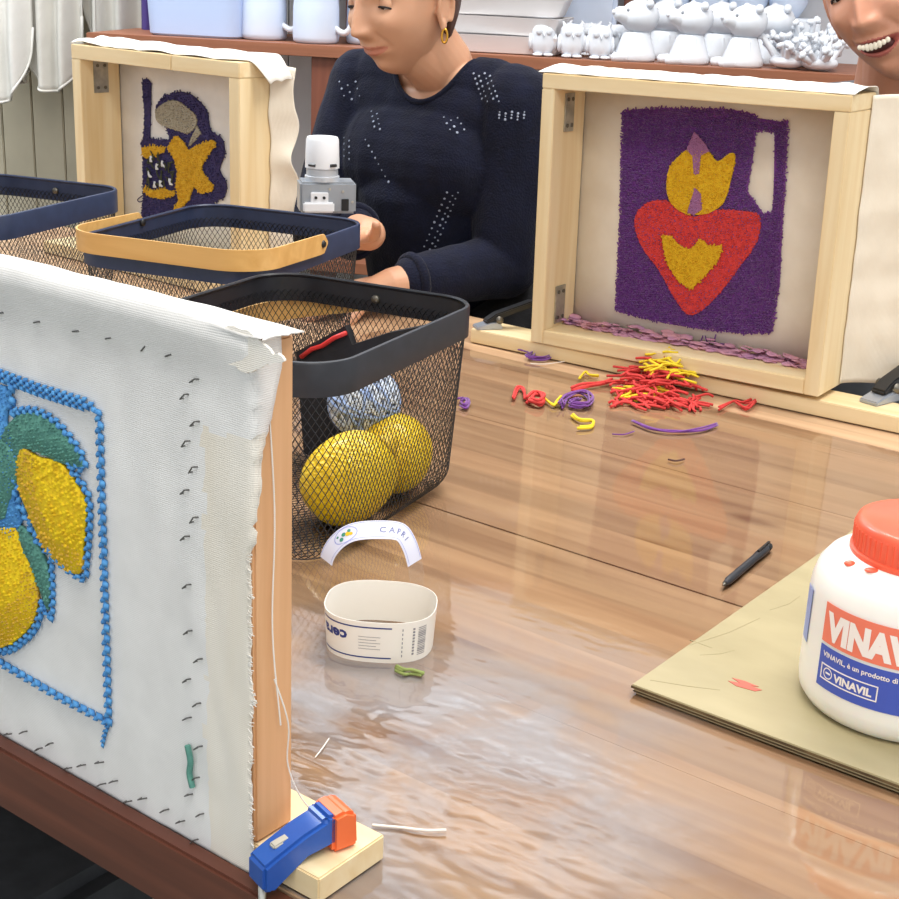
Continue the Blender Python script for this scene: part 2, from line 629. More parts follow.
# clear plastic sheet over the table, wrinkled at the near left
mp_ = bpy.data.materials.new('clear_plastic_film'); mp_.use_nodes = True
nt = mp_.node_tree; nt.nodes.clear()
out = nt.nodes.new('ShaderNodeOutputMaterial'); mx = nt.nodes.new('ShaderNodeMixShader'); fr = nt.nodes.new('ShaderNodeFresnel')
tr = nt.nodes.new('ShaderNodeBsdfTransparent'); gl = nt.nodes.new('ShaderNodeBsdfGlossy')
fr.inputs[0].default_value = 1.75; gl.inputs['Roughness'].default_value = 0.06; tr.inputs[0].default_value = (0.99, 0.99, 0.985, 1)
nt.links.new(fr.outputs[0], mx.inputs[0]); nt.links.new(tr.outputs[0], mx.inputs[1]); nt.links.new(gl.outputs[0], mx.inputs[2]); nt.links.new(mx.outputs[0], out.inputs[0])
df = nt.nodes.new('ShaderNodeBsdfDiffuse'); df.inputs[0].default_value = (0.38, 0.38, 0.40, 1)  # pale diffuse patch: reflected glare painted into the film colour
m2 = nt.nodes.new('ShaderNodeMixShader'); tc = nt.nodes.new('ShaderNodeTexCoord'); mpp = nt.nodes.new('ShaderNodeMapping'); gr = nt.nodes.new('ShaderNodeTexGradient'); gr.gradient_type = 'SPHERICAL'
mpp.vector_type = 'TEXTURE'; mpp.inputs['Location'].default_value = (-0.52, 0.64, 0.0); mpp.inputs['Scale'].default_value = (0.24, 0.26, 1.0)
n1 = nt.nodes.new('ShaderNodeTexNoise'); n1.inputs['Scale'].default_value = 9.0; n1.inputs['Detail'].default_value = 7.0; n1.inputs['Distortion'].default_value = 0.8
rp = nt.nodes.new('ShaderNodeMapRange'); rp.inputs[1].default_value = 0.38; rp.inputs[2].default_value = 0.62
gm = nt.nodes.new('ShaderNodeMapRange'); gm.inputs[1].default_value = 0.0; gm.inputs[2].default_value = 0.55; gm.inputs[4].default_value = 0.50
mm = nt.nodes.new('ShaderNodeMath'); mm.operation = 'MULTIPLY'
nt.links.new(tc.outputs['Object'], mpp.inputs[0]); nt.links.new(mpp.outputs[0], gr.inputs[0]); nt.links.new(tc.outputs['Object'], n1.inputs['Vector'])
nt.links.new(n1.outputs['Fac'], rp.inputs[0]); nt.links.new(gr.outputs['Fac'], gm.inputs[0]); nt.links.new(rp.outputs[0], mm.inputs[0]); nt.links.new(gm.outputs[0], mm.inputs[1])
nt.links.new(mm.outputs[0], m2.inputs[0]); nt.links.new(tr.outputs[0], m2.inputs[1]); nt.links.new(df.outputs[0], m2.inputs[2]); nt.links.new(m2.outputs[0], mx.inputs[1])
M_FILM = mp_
b = MB()
nx, ny = 480, 400
x0, x1, y0, y1 = -1.25, 0.45, EDGE + 0.001, 1.50
for j in range(ny + 1):
    for i in range(nx + 1):
        x = x0 + (x1 - x0) * i / nx; y = y0 + (y1 - y0) * (j / ny)
        w_ = math.exp(-(((x + 0.50) / 0.17) ** 2 + ((y - 0.66) / 0.15) ** 2))
        fold = abs(nz(x * 7 + 3, y * 16, 1.5)) * 0.0015 + abs(nz(x * 34, y * 95, 9)) * 0.0007 + abs(nz(x * 70, y * 170, 4)) * 0.0005
        z = 0.0007 + w_ * fold + 0.00012 * nz(x * 3, y * 7)
        b.v.append((x, y, z))
for j in range(ny):
    for i in range(nx):
        a = j * (nx + 1) + i
        b.f.append((a, a + 1, a + nx + 2, a + nx + 1)); b.m.append(0)
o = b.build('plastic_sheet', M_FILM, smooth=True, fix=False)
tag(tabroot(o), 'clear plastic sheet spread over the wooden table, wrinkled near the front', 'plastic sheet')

# dark stool under the near edge of the table
st = thing('stool', 'dark grey stool half under the near table edge at bottom left', 'stool', tuple(E1 * -1.10 + E2 * 0.62), ANG)
M_DARKFAB = mat('charcoal_seat', '3c3e42', 0.85, '323438', 40)
b = MB(); b.box(-0.36, 0.258, -0.22, 0.13, 0.43, 0.50, bev=0.015); b.build('seat', M_DARKFAB, st, angle=40)
for x in (-0.31, 0.19):
    for y in (-0.18, 0.08):
        b = MB(); b.tube([(x, y, 0), (x, y, 0.431)], 0.014, 10); b.build('leg', M_BLACK, st, smooth=True)

# ================================================================== NEAR LEFT FRAME with the embroidered lemons
A = P(256, 872)
F1 = Frame(A.x, A.y, ANG)
HF = 0.312
f1 = thing('embroidery_frame', 'large canvas-covered wooden frame with embroidered lemons, standing at the near left table edge', 'craft frame', W(A, 0), ANG)
M_BLUEY = mat('blue_yarn', '5aa0d8', 0.85, '4585c4', 300)
M_GREENY = mat('teal_green_yarn', '5f9888', 0.85, '4f8479', 260)
M_LEMY = mat('lemon_yellow_yarn', 'f2d211', 0.8, 'e3b80c', 200)
M_OCHRY = mat('ochre_yarn', 'c49c3c', 0.85, 'dcb02a', 220)
bw, bt = 0.036, 0.030
for n_, bx in (('side_bar', (-bw, 0, 0.0, bt, 0.0185, HF, 2)), ('side_bar', (-0.52, -0.52 + bw, 0.0, bt, 0.0185, HF, 2)),
               ('top_bar', (-0.52 + bw, -bw, 0.0, bt, HF - bw, HF - 0.0005, 0)), ('bottom_bar', (-0.52 + bw, -bw, 0.0, bt, 0.0185, 0.0185 + bw, 0))):
    b = MB(); b.box(*bx[:6], bev=0.0015); b.build(n_, M_PINE_WARM[bx[6]], f1)


def flap_edge(z):
    """how far the torn right edge of the canvas reaches (positive = wrapped round the side)"""
    j = 0.0012 * nz(z * 300, 2) + 0.0010 * nz(z * 900, 7) + 0.003 * nz(z * 40, 5)
    if z < 0.2: return -0.0005 + j
    if z < 0.245: return 0.001 + (z - 0.2) / 0.045 * 0.003 + j
    return 0.004 + min(1, (z - 0.245) / 0.05) * 0.016 + j


b = MB()
nxs, nzs = 120, 130
rows = []
prof = []
for j in range(101):                          # up the face
    z = -0.002 + j / 100 * (HF + 0.002)
    prof.append((z, 0))
for j in range(1, 13):
    prof.append((HF, j / 12))                 # over the top
pts = []
for (z, q) in prof:
    fe = flap_edge(min(z, HF - 0.005)) if q == 0 else 0.016 - 0.010 * q + 0.003 * nz(q * 9, 4)
    row = []
    for i in range(nxs + 1):
        t = i / nxs
        s_ = -0.52 + (0.52 + fe) * t
        # thickness of the rolled edge near the top
        roll = 0.012 * math.exp(-((HF - z) / 0.016) ** 2) * (0.45 + 0.55 * min(1, max(0, -s_ / 0.06)))
        bul = 0.0012 * abs(nz(s_ * 30, z * 12)) + (0.0022 * abs(nz(s_ * 45, z * 16, 3)) if s_ > -0.052 else 0)
        if q == 0:
            x, y, zz = s_, -0.0015 - bul - roll * 0.8 * (1 if z < HF else 0.7), z + (roll * 0.8 if z > HF - 0.03 else 0) * max(0, (z - HF + 0.03) / 0.03)
            if s_ > 0.0015:
                x = 0.0035 + 0.001 * nz(z * 60, s_ * 50); y = s_ - 0.0035
        else:
            x = min(s_, 0.013); y = -0.010 + q * (bt + 0.011); zz = HF + 0.0012 + 0.0095 * math.sin(min(1, (1 - q) * 0.9 + 0.1) * PI * 0.55) * (0.45 + 0.55 * min(1, max(0, -s_ / 0.06))) + 0.0012 * nz(s_ * 30, q * 4)
        row.append((x, y, zz))
    pts.append(row)
for row in pts:
    for p in row: b.v.append(p)
for j in range(len(pts) - 1):
    for i in range(nxs):
        a = j * (nxs + 1) + i
        b.f.append((a, a + 1, a + nxs + 2, a + nxs + 1)); b.m.append(0)
me = b.mesh('canvas')
me = evalmesh(me, [('SOLIDIFY', {'thickness': 0.0009, 'offset': 0.0})])
cv = obj('canvas', me, [M_CANVAS, mat('cream_canvas_hem', 'e9e4d9', 0.9, 'e6dece', 9, stretch=(3, 1, 0.6), bump=0.22, bscale=260, kind='weave')], f1, smooth=True)
cv['label'] = 'white woven canvas with torn right edge'
for p in me.polygons:
    c_ = p.center
    if c_.x > -0.036 + 0.004 * nz(c_.z * 20, 3) and c_.z < 0.262 + 0.010 * nz(c_.x * 60, 1): p.material_index = 1
# torn ear of cloth at the top right corner, and loose threads
b = MB()
ear = [(-0.03, 0.002), (-0.012, 0.008), (0.004, 0.007), (0.016, 0.001), (0.027, -0.002), (0.017, -0.006), (0.009, -0.010), (0.0, -0.014), (-0.01, -0.012), (-0.03, -0.010)]
ear = [(x + 0.0015 * nz(x * 400, z * 300), HF + z + 0.0015 * nz(x * 300, z * 500, 4)) for x, z in smoothpoly(ear, 5)]
b.prism(ear, -0.0052, -0.0036)
b.build('loose_flap', M_FLAP, f1)
b = MB()
for s in range(110):
    z = random.uniform(0.0, 0.2)
    e = flap_edge(z)
    if z > 0.2:
        p = (0.0042, max(e - 0.004, 0.0), z)
        q = (0.005, p[1] + random.uniform(0.001, 0.004), z + random.uniform(-0.003, 0.002))
    else:
        p = (e - 0.002, -0.0025, z); q = (e + random.uniform(0.0005, 0.0028), -0.003, z + random.uniform(-0.002, 0.002))
    b.tube([p, ((p[0] + q[0]) / 2, (p[1] + q[1]) / 2 - 0.0003, (p[2] + q[2]) / 2), q], 0.00028, 4)
stuff(b.build('frayed_threads', M_FLAP, f1))
# long loose threads hanging off the side bar
for pts2 in ([(0.003, 0.012, 0.12), (0.006, 0.02, 0.09), (0.002, 0.024, 0.06), (0.01, 0.03, 0.035), (0.03, 0.036, 0.024)],
             [(0.001, 0.008, 0.30), (0.0022, 0.013, 0.22), (0.0025, 0.011, 0.15), (0.004, 0.016, 0.09)]):
    b = MB(); b.tube(smoothpoly(pts2, 6, False), 0.0005, 5); b.build('thread', M_FLAP, f1)
# staples (each a small wire bridge)
b = MB(); b.tube([(-0.0032, 0.003, 0), (-0.0032, -0.0010, 0), (0.0030, -0.0012, 0.0006), (0.0034, 0.003, -0.0008)], 0.0006, 5)
sme = b.mesh('staple')
sp = [(8, 312, 5), (22, 305, 8), (44, 321, 5), (62, 312, 50), (83, 330, 0), (97, 321, 8), (116, 337, 5), (135, 328, 5), (151, 347, 60), (164, 336, 8), (176, 354, 20), (193, 347, 5),
      (200, 379, 40), (190, 395, 60), (200, 422, 60), (191, 442, 80), (198, 468, 85), (190, 490, 60), (199, 518, 85), (190, 536, 60), (192, 584, 60), (193, 630, 60), (203, 658, 60),
      (192, 678, 60), (202, 702, 60), (192, 716, 50), (203, 745, 60), (200, 776, 60), (194, 792, 45), (205, 812, 60), (199, 838, 70),
      (12, 732, 30), (28, 730, 50), (43, 747, 60), (54, 742, 60), (72, 766, 40), (86, 763, 40), (106, 782, 50), (118, 779, 45), (132, 799, 40), (147, 796, 35), (169, 808, 60), (185, 819, 50), (104, 760, 30)]
for k, (px, py, an) in enumerate(sp):
    x, z = F1.face(px, py, 0)
    o = obj('staple', sme, M_STAPLE, f1) if k == 0 else o.copy()
    if k: C.objects.link(o)
    o.location = (x, -0.0042, z); o.rotation_euler = (0, -math.radians(10 + an * 0.45), 0); o.scale = (0.8, 1, 0.8)


def f1p(pl, y=-0.003): return [F1.face(px, py, y) for px, py in pl]


YF = -0.0035
# blue chain-stitched border
bd = f1p([(-60, 352), (0, 374), (40, 389), (88, 404), (97, 408), (101, 417), (104, 520), (107, 620), (110, 722), (60, 696), (0, 661), (-60, 628)])
b = MB()
for o_ in (-0.0022, 0.0016):
    rope(b, [(x, z + o_) for x, z in bd[:4]], YF, 0.0022)
rope(b, bd[3:9], YF, 0.0026); rope(b, bd[8:], YF, 0.0028)
rope(b, f1p([(110, 722), (106, 732), (103, 745)]), YF, 0.0016)
rope(b, f1p([(12, 380), (13, 400), (14, 414)]), YF, 0.003)
rope(b, smoothpoly(f1p([(14, 412), (35, 410), (55, 419), (72, 437), (84, 456), (85, 468), (70, 465), (80, 478), (90, 496), (91, 525), (88, 560), (84, 578), (60, 562), (52, 552)]), 5, False), YF, 0.0024)
rope(b, smoothpoly(f1p([(52, 552), (40, 540), (28, 515), (20, 500), (18, 475)]), 4, False), YF, 0.003)
rope(b, smoothpoly(f1p([(52, 552), (54, 590), (52, 618), (44, 602)]), 4, False), YF, 0.0022)
rope(b, smoothpoly(f1p([(44, 602), (38, 625), (25, 640), (8, 650), (-15, 648), (-40, 630)]), 5, False), YF, 0.0026)
stitches(b, f1p([(-60, 375), (8, 386), (12, 400), (8, 420), (16, 440), (20, 470), (16, 500), (24, 520), (14, 540), (-10, 520), (-60, 540)]), YF, 0.0034, 0.0024, 0.0022, 0.0013, 0.0018, 0.4)
stuff(b.build('blue_outline', M_BLUEY, f1, smooth=True))
# leaves
b = MB()
stitches(b, smoothpoly(f1p([(16, 418), (35, 412), (55, 422), (72, 440), (84, 458), (84, 466), (66, 463), (50, 456), (30, 448), (22, 452), (20, 470), (10, 470), (4, 440)]), 4), YF, 0.0034, 0.0022, 0.0021, 0.0012, 0.0022, 0.3)
stitches(b, smoothpoly(f1p([(22, 525), (34, 536), (46, 556), (52, 580), (50, 608), (42, 588), (34, 565), (24, 545)]), 4), YF, 0.0034, 0.0022, 0.0021, 0.0012, 0.0022, -0.9)
stitches(b, smoothpoly(f1p([(-50, 430), (5, 440), (20, 470), (12, 500), (0, 520), (-50, 500)]), 4), YF - 0.0005, 0.0036, 0.0024, 0.0021, 0.0012, 0.0022, 0.9)
stuff(b.build('green_leaves', M_GREENY, f1, smooth=True))
# lemons
lemA = smoothpoly(f1p([(23, 449), (40, 456), (62, 462), (78, 482), (88, 505), (86, 540), (84, 565), (80, 573), (62, 565), (46, 545), (32, 515), (20, 482)]), 4)
lemAd = smoothpoly(f1p([(23, 449), (36, 456), (37, 480), (46, 512), (60, 540), (84, 552), (82, 573), (62, 565), (46, 545), (32, 515), (20, 482)]), 4)
lemB = smoothpoly(f1p([(-60, 520), (0, 527), (18, 528), (24, 545), (36, 575), (40, 600), (32, 626), (8, 645), (-20, 640), (-60, 600)]), 4)
lemBd = smoothpoly(f1p([(30, 570), (40, 590), (36, 618), (20, 634), (8, 645), (-20, 640), (-30, 620), (0, 612), (18, 596)]), 4)
b = MB()
stitches(b, lemA, YF, 0.0042, 0.0023, 0.0028, 0.0014, 0.0024, -0.25, holes=[lemAd])
stitches(b, lemB, YF, 0.0042, 0.0023, 0.0028, 0.0014, 0.0024, 0.5, holes=[lemBd])
stuff(b.build('yellow_lemons', M_LEMY, f1, smooth=True))
b = MB()
stitches(b, lemAd, YF, 0.0036, 0.0024, 0.0022, 0.0013, 0.0023, -0.8)
stitches(b, lemBd, YF, 0.0036, 0.0024, 0.0022, 0.0013, 0.0023, 0.5)
stuff(b.build('ochre_lemon_shading', M_OCHRY, f1, smooth=True))
b = MB(); g = f1p([(190, 744), (193, 760), (192, 772), (195, 786)])
b.tube([(x, -0.005, z) for x, z in smoothpoly(g, 4, False)], 0.0018, 6); b.build('green_yarn_end', M_GREENY, f1)

# base board under that frame
bb = thing('base_board', 'pale pine batten under the lemon frame, its end clamped to the table', 'batten', W(A, 0.0), ANG)
cfx = F1.loc(P(384, 835, 0.018))
b = MB(); b.box(-0.6, cfx.x, 0.0, 0.056, 0.0015, 0.018, bev=0.001); o = b.build('board', M_PINE[0], bb)

# blue and orange clamp
cl = thing('spring_clamp', 'blue plastic clamp with orange pad gripping the batten by the lemon frame', 'clamp', W(A, 0.0), ANG)
M_CLB = mat('blue_plastic', '2a5cb0', 0.35, '2452a4', 30, coat=0.2)
M_CLO = mat('orange_plastic', 'f0723c', 0.38, 'e8652f', 30, coat=0.2)


def ramp_prism(mb, pl, w, base, ax, upv, sv, mi=0, bev=0.002):
    """profile pl (along, up) swept sideways by width w, in a skewed local basis"""
    bm_ = bmesh.new()
    vs1 = [bm_.verts.new(base + ax * a + upv * u - sv * w / 2) for a, u in pl]
    vs2 = [bm_.verts.new(base + ax * a + upv * u + sv * w / 2) for a, u in pl]
    n = len(pl)
    bm_.faces.new(vs1); bm_.faces.new(list(reversed(vs2)))
    for i in range(n): bm_.faces.new((vs1[i], vs2[i], vs2[(i + 1) % n], vs1[(i + 1) % n]))
    bmesh.ops.recalc_face_normals(bm_, faces=bm_.faces)
    if bev: bmesh.ops.bevel(bm_, geom=[e for e in bm_.edges if e.calc_face_angle(0) > 0.5], offset=bev, segments=2, affect='EDGES')
    mb.bm(bm_, mi)


c0 = F1.loc(P(262, 862, 0.022)); c1 = F1.loc(P(338, 822, 0.030))
ax = Vector((c1.x - c0.x, c1.y - c0.y, 0)); LEN = ax.length; ax.normalize(); sv = Vector((-ax.y, ax.x, 0)); uz = Vector((0, 0, 1))
base = Vector((c0.x, c0.y, 0.0))
b = MB(); ramp_prism(b, [(-0.004, 0.008), (-0.004, 0.024), (0.004, 0.028), (LEN * 0.45, 0.036), (LEN * 0.72, 0.040), (LEN * 0.74, 0.043), (LEN * 0.95, 0.041), (LEN * 0.95, 0.024), (LEN * 0.5, 0.0205), (0.003, 0.006)], 0.019, base, ax, uz, sv)
o = b.build('arm', M_CLB, cl, angle=35)
b = MB(); ramp_prism(b, [(0.006, 0.0285), (0.006, 0.031), (0.022, 0.0345), (0.022, 0.032)], 0.006, base, ax, uz, sv, bev=0.0008); b.build('slot', mat('grey_insert', 'b7b3a6', 0.5), cl)
b = MB(); ramp_prism(b, [(LEN * 0.80, 0.0186), (LEN * 0.80, 0.042), (LEN * 0.98, 0.0435), (LEN * 1.12, 0.040), (LEN * 1.14, 0.0186)], 0.023, base, ax, uz, sv); b.build('pad', M_CLO, cl, angle=35)['label'] = 'orange jaw pad'
b = MB(); b.tube([(c0.x + 0.001, c0.y - 0.001, 0.010), (c0.x + 0.001, c0.y - 0.001, -0.09)], 0.0022, 10); b.build('rod', M_STEEL, cl, smooth=True)
b = MB(); ramp_prism(b, [(-0.006, -0.105), (-0.006, -0.088), (0.06, -0.068), (0.06, -0.080)], 0.016, base, ax, uz, sv); b.build('lower_arm', M_CLB, cl)

# ================================================================== WIRE BASKETS
BW_, BL_, BH_, BR_ = 0.236, 0.290, 0.187, 0.045
DW, DH = 0.0068, 0.0102


def rrect(w, l, r, n):
    """n points evenly along a rounded rectangle, starting mid +x side"""
    segs = []
    per = 2 * (w - 2 * r) + 2 * (l - 2 * r) + 2 * PI * r
    pts_ = []
    for k in range(n):
        s = per * k / n
        q = s
        seq = [('l', (w / 2, 0), (0, 1), l / 2 - r), ('c', (w / 2 - r, l / 2 - r), 0, PI / 2 * r), ('l', (w / 2 - r, l / 2), (-1, 0), w - 2 * r),
               ('c', (-w / 2 + r, l / 2 - r), PI / 2, PI / 2 * r), ('l', (-w / 2, l / 2 - r), (0, -1), l - 2 * r), ('c', (-w / 2 + r, -l / 2 + r), PI, PI / 2 * r),
               ('l', (-w / 2 + r, -l / 2), (1, 0), w - 2 * r), ('c', (w / 2 - r, -l / 2 + r), 1.5 * PI, PI / 2 * r), ('l', (w / 2, -l / 2 + r), (0, 1), l / 2 - r + 1e-6)]
        for e in seq:
            if q <= e[3]:
                if e[0] == 'l': pts_.append((e[1][0] + e[2][0] * q, e[1][1] + e[2][1] * q))
                else:
                    a = e[2] + q / r; pts_.append((e[1][0] + r * math.cos(a), e[1][1] + r * math.sin(a)))
                break
            q -= e[3]
        else:
            pts_.append(pts_[0])
    return pts_


def inset(z):
    d = 0.012 * (1 - z / BH_)
    if z < 0.025: d += 0.025 - math.sqrt(max(0, 0.025 ** 2 - (0.025 - z) ** 2))
    return d


def basket_mesh():
    mb = MB()
    per = 2 * (BW_ + BL_) - 8 * BR_ + 2 * PI * BR_
    n = int(per / DW) * 2
    z0, z1 = 0.0012, 0.166
    # even arc steps down the wall including the rounded foot
    m = int(0.185 / (DH / 2)); m += m % 2
    zs = []
    for j in range(m + 1):
        t = j / m * 0.185
        if t < 0.039: a = t / 0.025; zs.append(0.0012 + 0.025 * (1 - math.cos(min(a, PI / 2))))
        else: zs.append(0.026 + (t - 0.039))
    grid = []
    for z in zs:
        d = inset(min(z, BH_))
        grid.append([Vector((x, y, min(z, 0.17))) for x, y in rrect(BW_ - 2 * d, BL_ - 2 * d, max(BR_ - d * 0.5, 0.01), n)])
    def wire(a, c, r=0.00044):
        t = (c - a)
        if t.length < 1e-5: return
        t.normalize(); u = t.orthogonal().normalized(); w_ = t.cross(u)
        k = [a + (u * math.cos(q) + w_ * math.sin(q)) * r for q in (0, 2.094, 4.189)] + [c + (u * math.cos(q) + w_ * math.sin(q)) * r for q in (0, 2.094, 4.189)]
        mb.add(k, [(0, 1, 4, 3), (1, 2, 5, 4), (2, 0, 3, 5)])
    for j in range(len(zs) - 1):
        for i in range(n):
            if (i + j) % 2 == 0:
                a = grid[j][i]
                wire(a, grid[j + 1][(i + 1) % n]); wire(a, grid[j + 1][(i - 1) % n])
    # floor of the basket
    w0, l0 = BW_ - 2 * inset(0) , BL_ - 2 * inset(0)
    def inside(x, y):
        r = 0.012
        qx = abs(x) - (w0 / 2 - r); qy = abs(y) - (l0 / 2 - r)
        return math.hypot(max(qx, 0), max(qy, 0)) <= r
    sx, sy = DW / 2, DH / 2
    for j in range(-40, 40):
        for i in range(-60, 60):
            if (i + j) % 2: continue
            a = (i * sx, j * sy)
            for d in (1, -1):
                c = ((i + d) * sx, (j + 1) * sy)
                if inside(*a) and inside(*c): wire(Vector((a[0], a[1], 0.0012)), Vector((c[0], c[1], 0.0012)))
    return mb


def band_mesh():
    mb = MB(); n = 160
    def ring(d, z): return [(x, y, z) for x, y in rrect(BW_ + 2 * d, BL_ + 2 * d, BR_ + d, n)]
    prof_ = [(0.0015, 0.158), (0.0015, 0.1855), (0.0005, 0.187), (-0.0018, 0.1875), (-0.0030, 0.186), (-0.0024, 0.1845), (-0.0008, 0.183), (0.0000, 0.158)]
    k = len(prof_)
    for d, z in prof_: mb.v += ring(d, z)
    for a in range(k):
        c = (a + 1) % k
        for i in range(n):
            i2 = (i + 1) % n
            mb.f.append((a * n + i, a * n + i2, c * n + i2, c * n + i)); mb.m.append(0)
    return mb


def strap_mesh(side, drop, zp):
    """bentwood handle folded down; side 'x' = pivots on +-x, lying round the -y end; 'y' = pivots on +-y, lying round the -x side"""
    g = 0.0045
    w, l = (BW_, BL_) if side == 'x' else (BL_, BW_)
    r = BR_ + g
    hw, hl = w / 2 + g, l / 2 + g + 0.004
    path = []
    for k in range(14): path.append((hw, 0.012 - (0.012 + hl - r) * k / 13))
    for k in range(1, 12): a = PI / 2 * k / 12; path.append((hw - r + r * math.cos(a), -hl + r - r * math.sin(a)))
    for k in range(13): path.append((hw - r - (2 * (hw - r)) * k / 12, -hl))
    for k in range(1, 12): a = PI / 2 * k / 12; path.append((-hw + r - r * math.sin(a), -hl + r - r * math.cos(a)))
    for k in range(14): path.append((-hw, -hl + r + (hl - r + 0.012) * k / 13))
    mb = MB(); H2 = 0.0115; T = 0.0022
    n = len(path)
    for i, (x, y) in enumerate(path):
        p0 = Vector(path[max(i - 1, 0)]); p1 = Vector(path[min(i + 1, n - 1)]); t = (p1 - p0).normalized(); nn = Vector((t.y, -t.x))
        if nn.dot(Vector((x, y))) < 0: nn = -nn
        zc = zp + drop * min(1, max(0, -y) / hl)
        hh = H2 * math.sqrt(max(0.02, 1 - max(0, (y + 0.0005) / 0.0125) ** 2)) if y > 0 else H2
        for (o_, dz) in ((0, -hh), (T, -hh), (T, hh), (0, hh)):
            q = Vector((x, y)) + nn * o_
            if side == 'x': mb.v.append((q.x, q.y, zc + dz))
            else: mb.v.append((q.y, -q.x, zc + dz))
    for i in range(n - 1):
        for k in range(4):
            a = i * 4 + k; c = i * 4 + (k + 1) % 4
            mb.f.append((a, c, c + 4, a + 4)); mb.m.append(0)
    mb.f.append((0, 1, 2, 3)); mb.m.append(0); mb.f.append(((n - 1) * 4 + 3, (n - 1) * 4 + 2, (n - 1) * 4 + 1, (n - 1) * 4)); mb.m.append(0)
    return mb


def make_basket(label, loc, rz, src=None, side='x', drop=0.0, zp=0.19):
    t = thing('wire_basket', label, 'basket', W(loc, 0.0009), rz)
    if src:
        for c in kids(src):
            if c.name.split('.')[0] in ('mesh_body', 'rim'):
                d = c.copy(); C.objects.link(d); d.parent = t
                if c.name.split('.')[0] == 'rim':
                    d.data = c.data.copy(); d.data.materials.clear(); d.data.materials.append(M_NAVYRIM)
    else:
        stuff(basket_mesh().build('mesh_body', M_WIRE, t, fix=False))
        band_mesh().build('rim', M_NAVYMETAL, t, angle=40)
    if side is None:
        for s_ in (-1, 1):
            b_ = MB(); q0 = Vector((0, s_ * (BL_ / 2 - 0.004), zp)); dr = Vector((0, s_, 0))
            b_.tube([q0, q0 + dr * 0.002, q0 + dr * 0.008], [0.004, 0.0045, 0.0035], 14); b_.build('pivot_screw', M_SCREW, t, smooth=True)
        return t
    h = strap_mesh(side, drop, zp).build('handle', M_BIRCH if side == 'x' else M_BIRCHY, t, angle=40)
    h['label'] = 'bent birch wood handle'
    for s_ in (-1, 1):
        b_ = MB()
        if side == 'x': q0 = Vector((s_ * (BW_ / 2 - 0.004), 0.0, zp)); dr = Vector((s_, 0, 0))
        else: q0 = Vector((0, s_ * (BL_ / 2 - 0.004), zp)); dr = Vector((0, s_, 0))
        b_.tube([q0, q0 + dr * 0.002, q0 + dr * 0.0112, q0 + dr * 0.0132], [0.004, 0.0045, 0.0045, 0.003], 14)
        b_.build('pivot_screw', M_BLACK if side == 'x' else M_SCREW, h, smooth=True)
    return t


B3P, B2P, B1P = (-0.142, 1.267), (-0.270, 1.660), (-0.606, 1.831)
bk3 = make_basket('black wire mesh basket nearest the camera, with the big yellow lemons inside', B3P, -0.449, None, 'y', -0.030, 0.172)
bk2 = make_basket('navy wire mesh basket with bent wood handle folded to the front', B2P, -0.366, bk3, 'x', 0.004, 0.182)
bk1 = make_basket('navy wire mesh basket at the far left edge, behind the lemon frame', B1P, -0.36, bk3, None, -0.045, 0.172)


def ball(mb, c, r, rot=(0, 0, 0), sub=3, mi=0): mb.ell(c, r, Euler(rot), sub, mi)


# ------------------------------------------------------------------ lemons and other contents of the baskets
M_LEMON = mat('glazed_lemon_yellow', 'f6d206', 0.45, 'efc404', 30, bump=0.5, bscale=260, coat=0.25, kind='voronoi')
M_LEMTIP = mat('lemon_tip', 'e8c020', 0.5, 'd9b418', 60)


def lemon(label, c, r, l, rot, group=None):
    t = thing('lemon', label, 'lemon', W(c), 0)
    t.rotation_euler = rot
    prof_ = []
    for k in range(25):
        a = PI * k / 24
        x = -math.cos(a) * l
        rr_ = r * math.sin(a) ** 0.82
        prof_.append((max(rr_, 0.0), x))
    b_ = MB(); b_.lathe(prof_[1:-1], 36)
    b_.v = [(x, y, z) for x, y, z in b_.v]
    b_.build('body', M_LEMON, t, smooth=True)
    b_ = MB(); b_.lathe([(r * 0.36, -l * 0.965), (r * 0.26, -l * 1.05), (r * 0.19, -l * 1.16), (r * 0.1, -l * 1.22), (0.001, -l * 1.24)], 20)
    b_.build('tip', M_LEMTIP, t, smooth=True)
    return t


LQ1 = PY(349, 478, 1.225); LQ2 = PY(394, 466, 1.31); LQ3 = PY(364, 402, 1.335)
lemon('large yellow lemon with nipple end, left one in the nearest mesh basket', (LQ1.x, LQ1.y, LQ1.z), 0.040, 0.046, (0, math.radians(-128), math.radians(22)))
lemon('large yellow lemon, rear right one in the nearest mesh basket', (LQ2.x, LQ2.y, 0.041), 0.037, 0.040, (0, math.radians(70), math.radians(80)))
lemon('yellow lemon inside the far left mesh basket', (-0.560, 1.745, 0.046), 0.038, 0.046, (0, math.radians(80), math.radians(-15)))
lemon('yellow lemon hidden low in the middle mesh basket', (-0.30, 1.62, 0.036), 0.034, 0.045, (0, math.radians(85), math.radians(-20)))
# blue and white yarn ball
M_YW = mat('white_yarn', 'dfe6ee', 0.9, 'b8c6dc', 120)
M_YB = mat('pale_blue_yarn', '8fa9d8', 0.9, 'a7bbe0', 120)


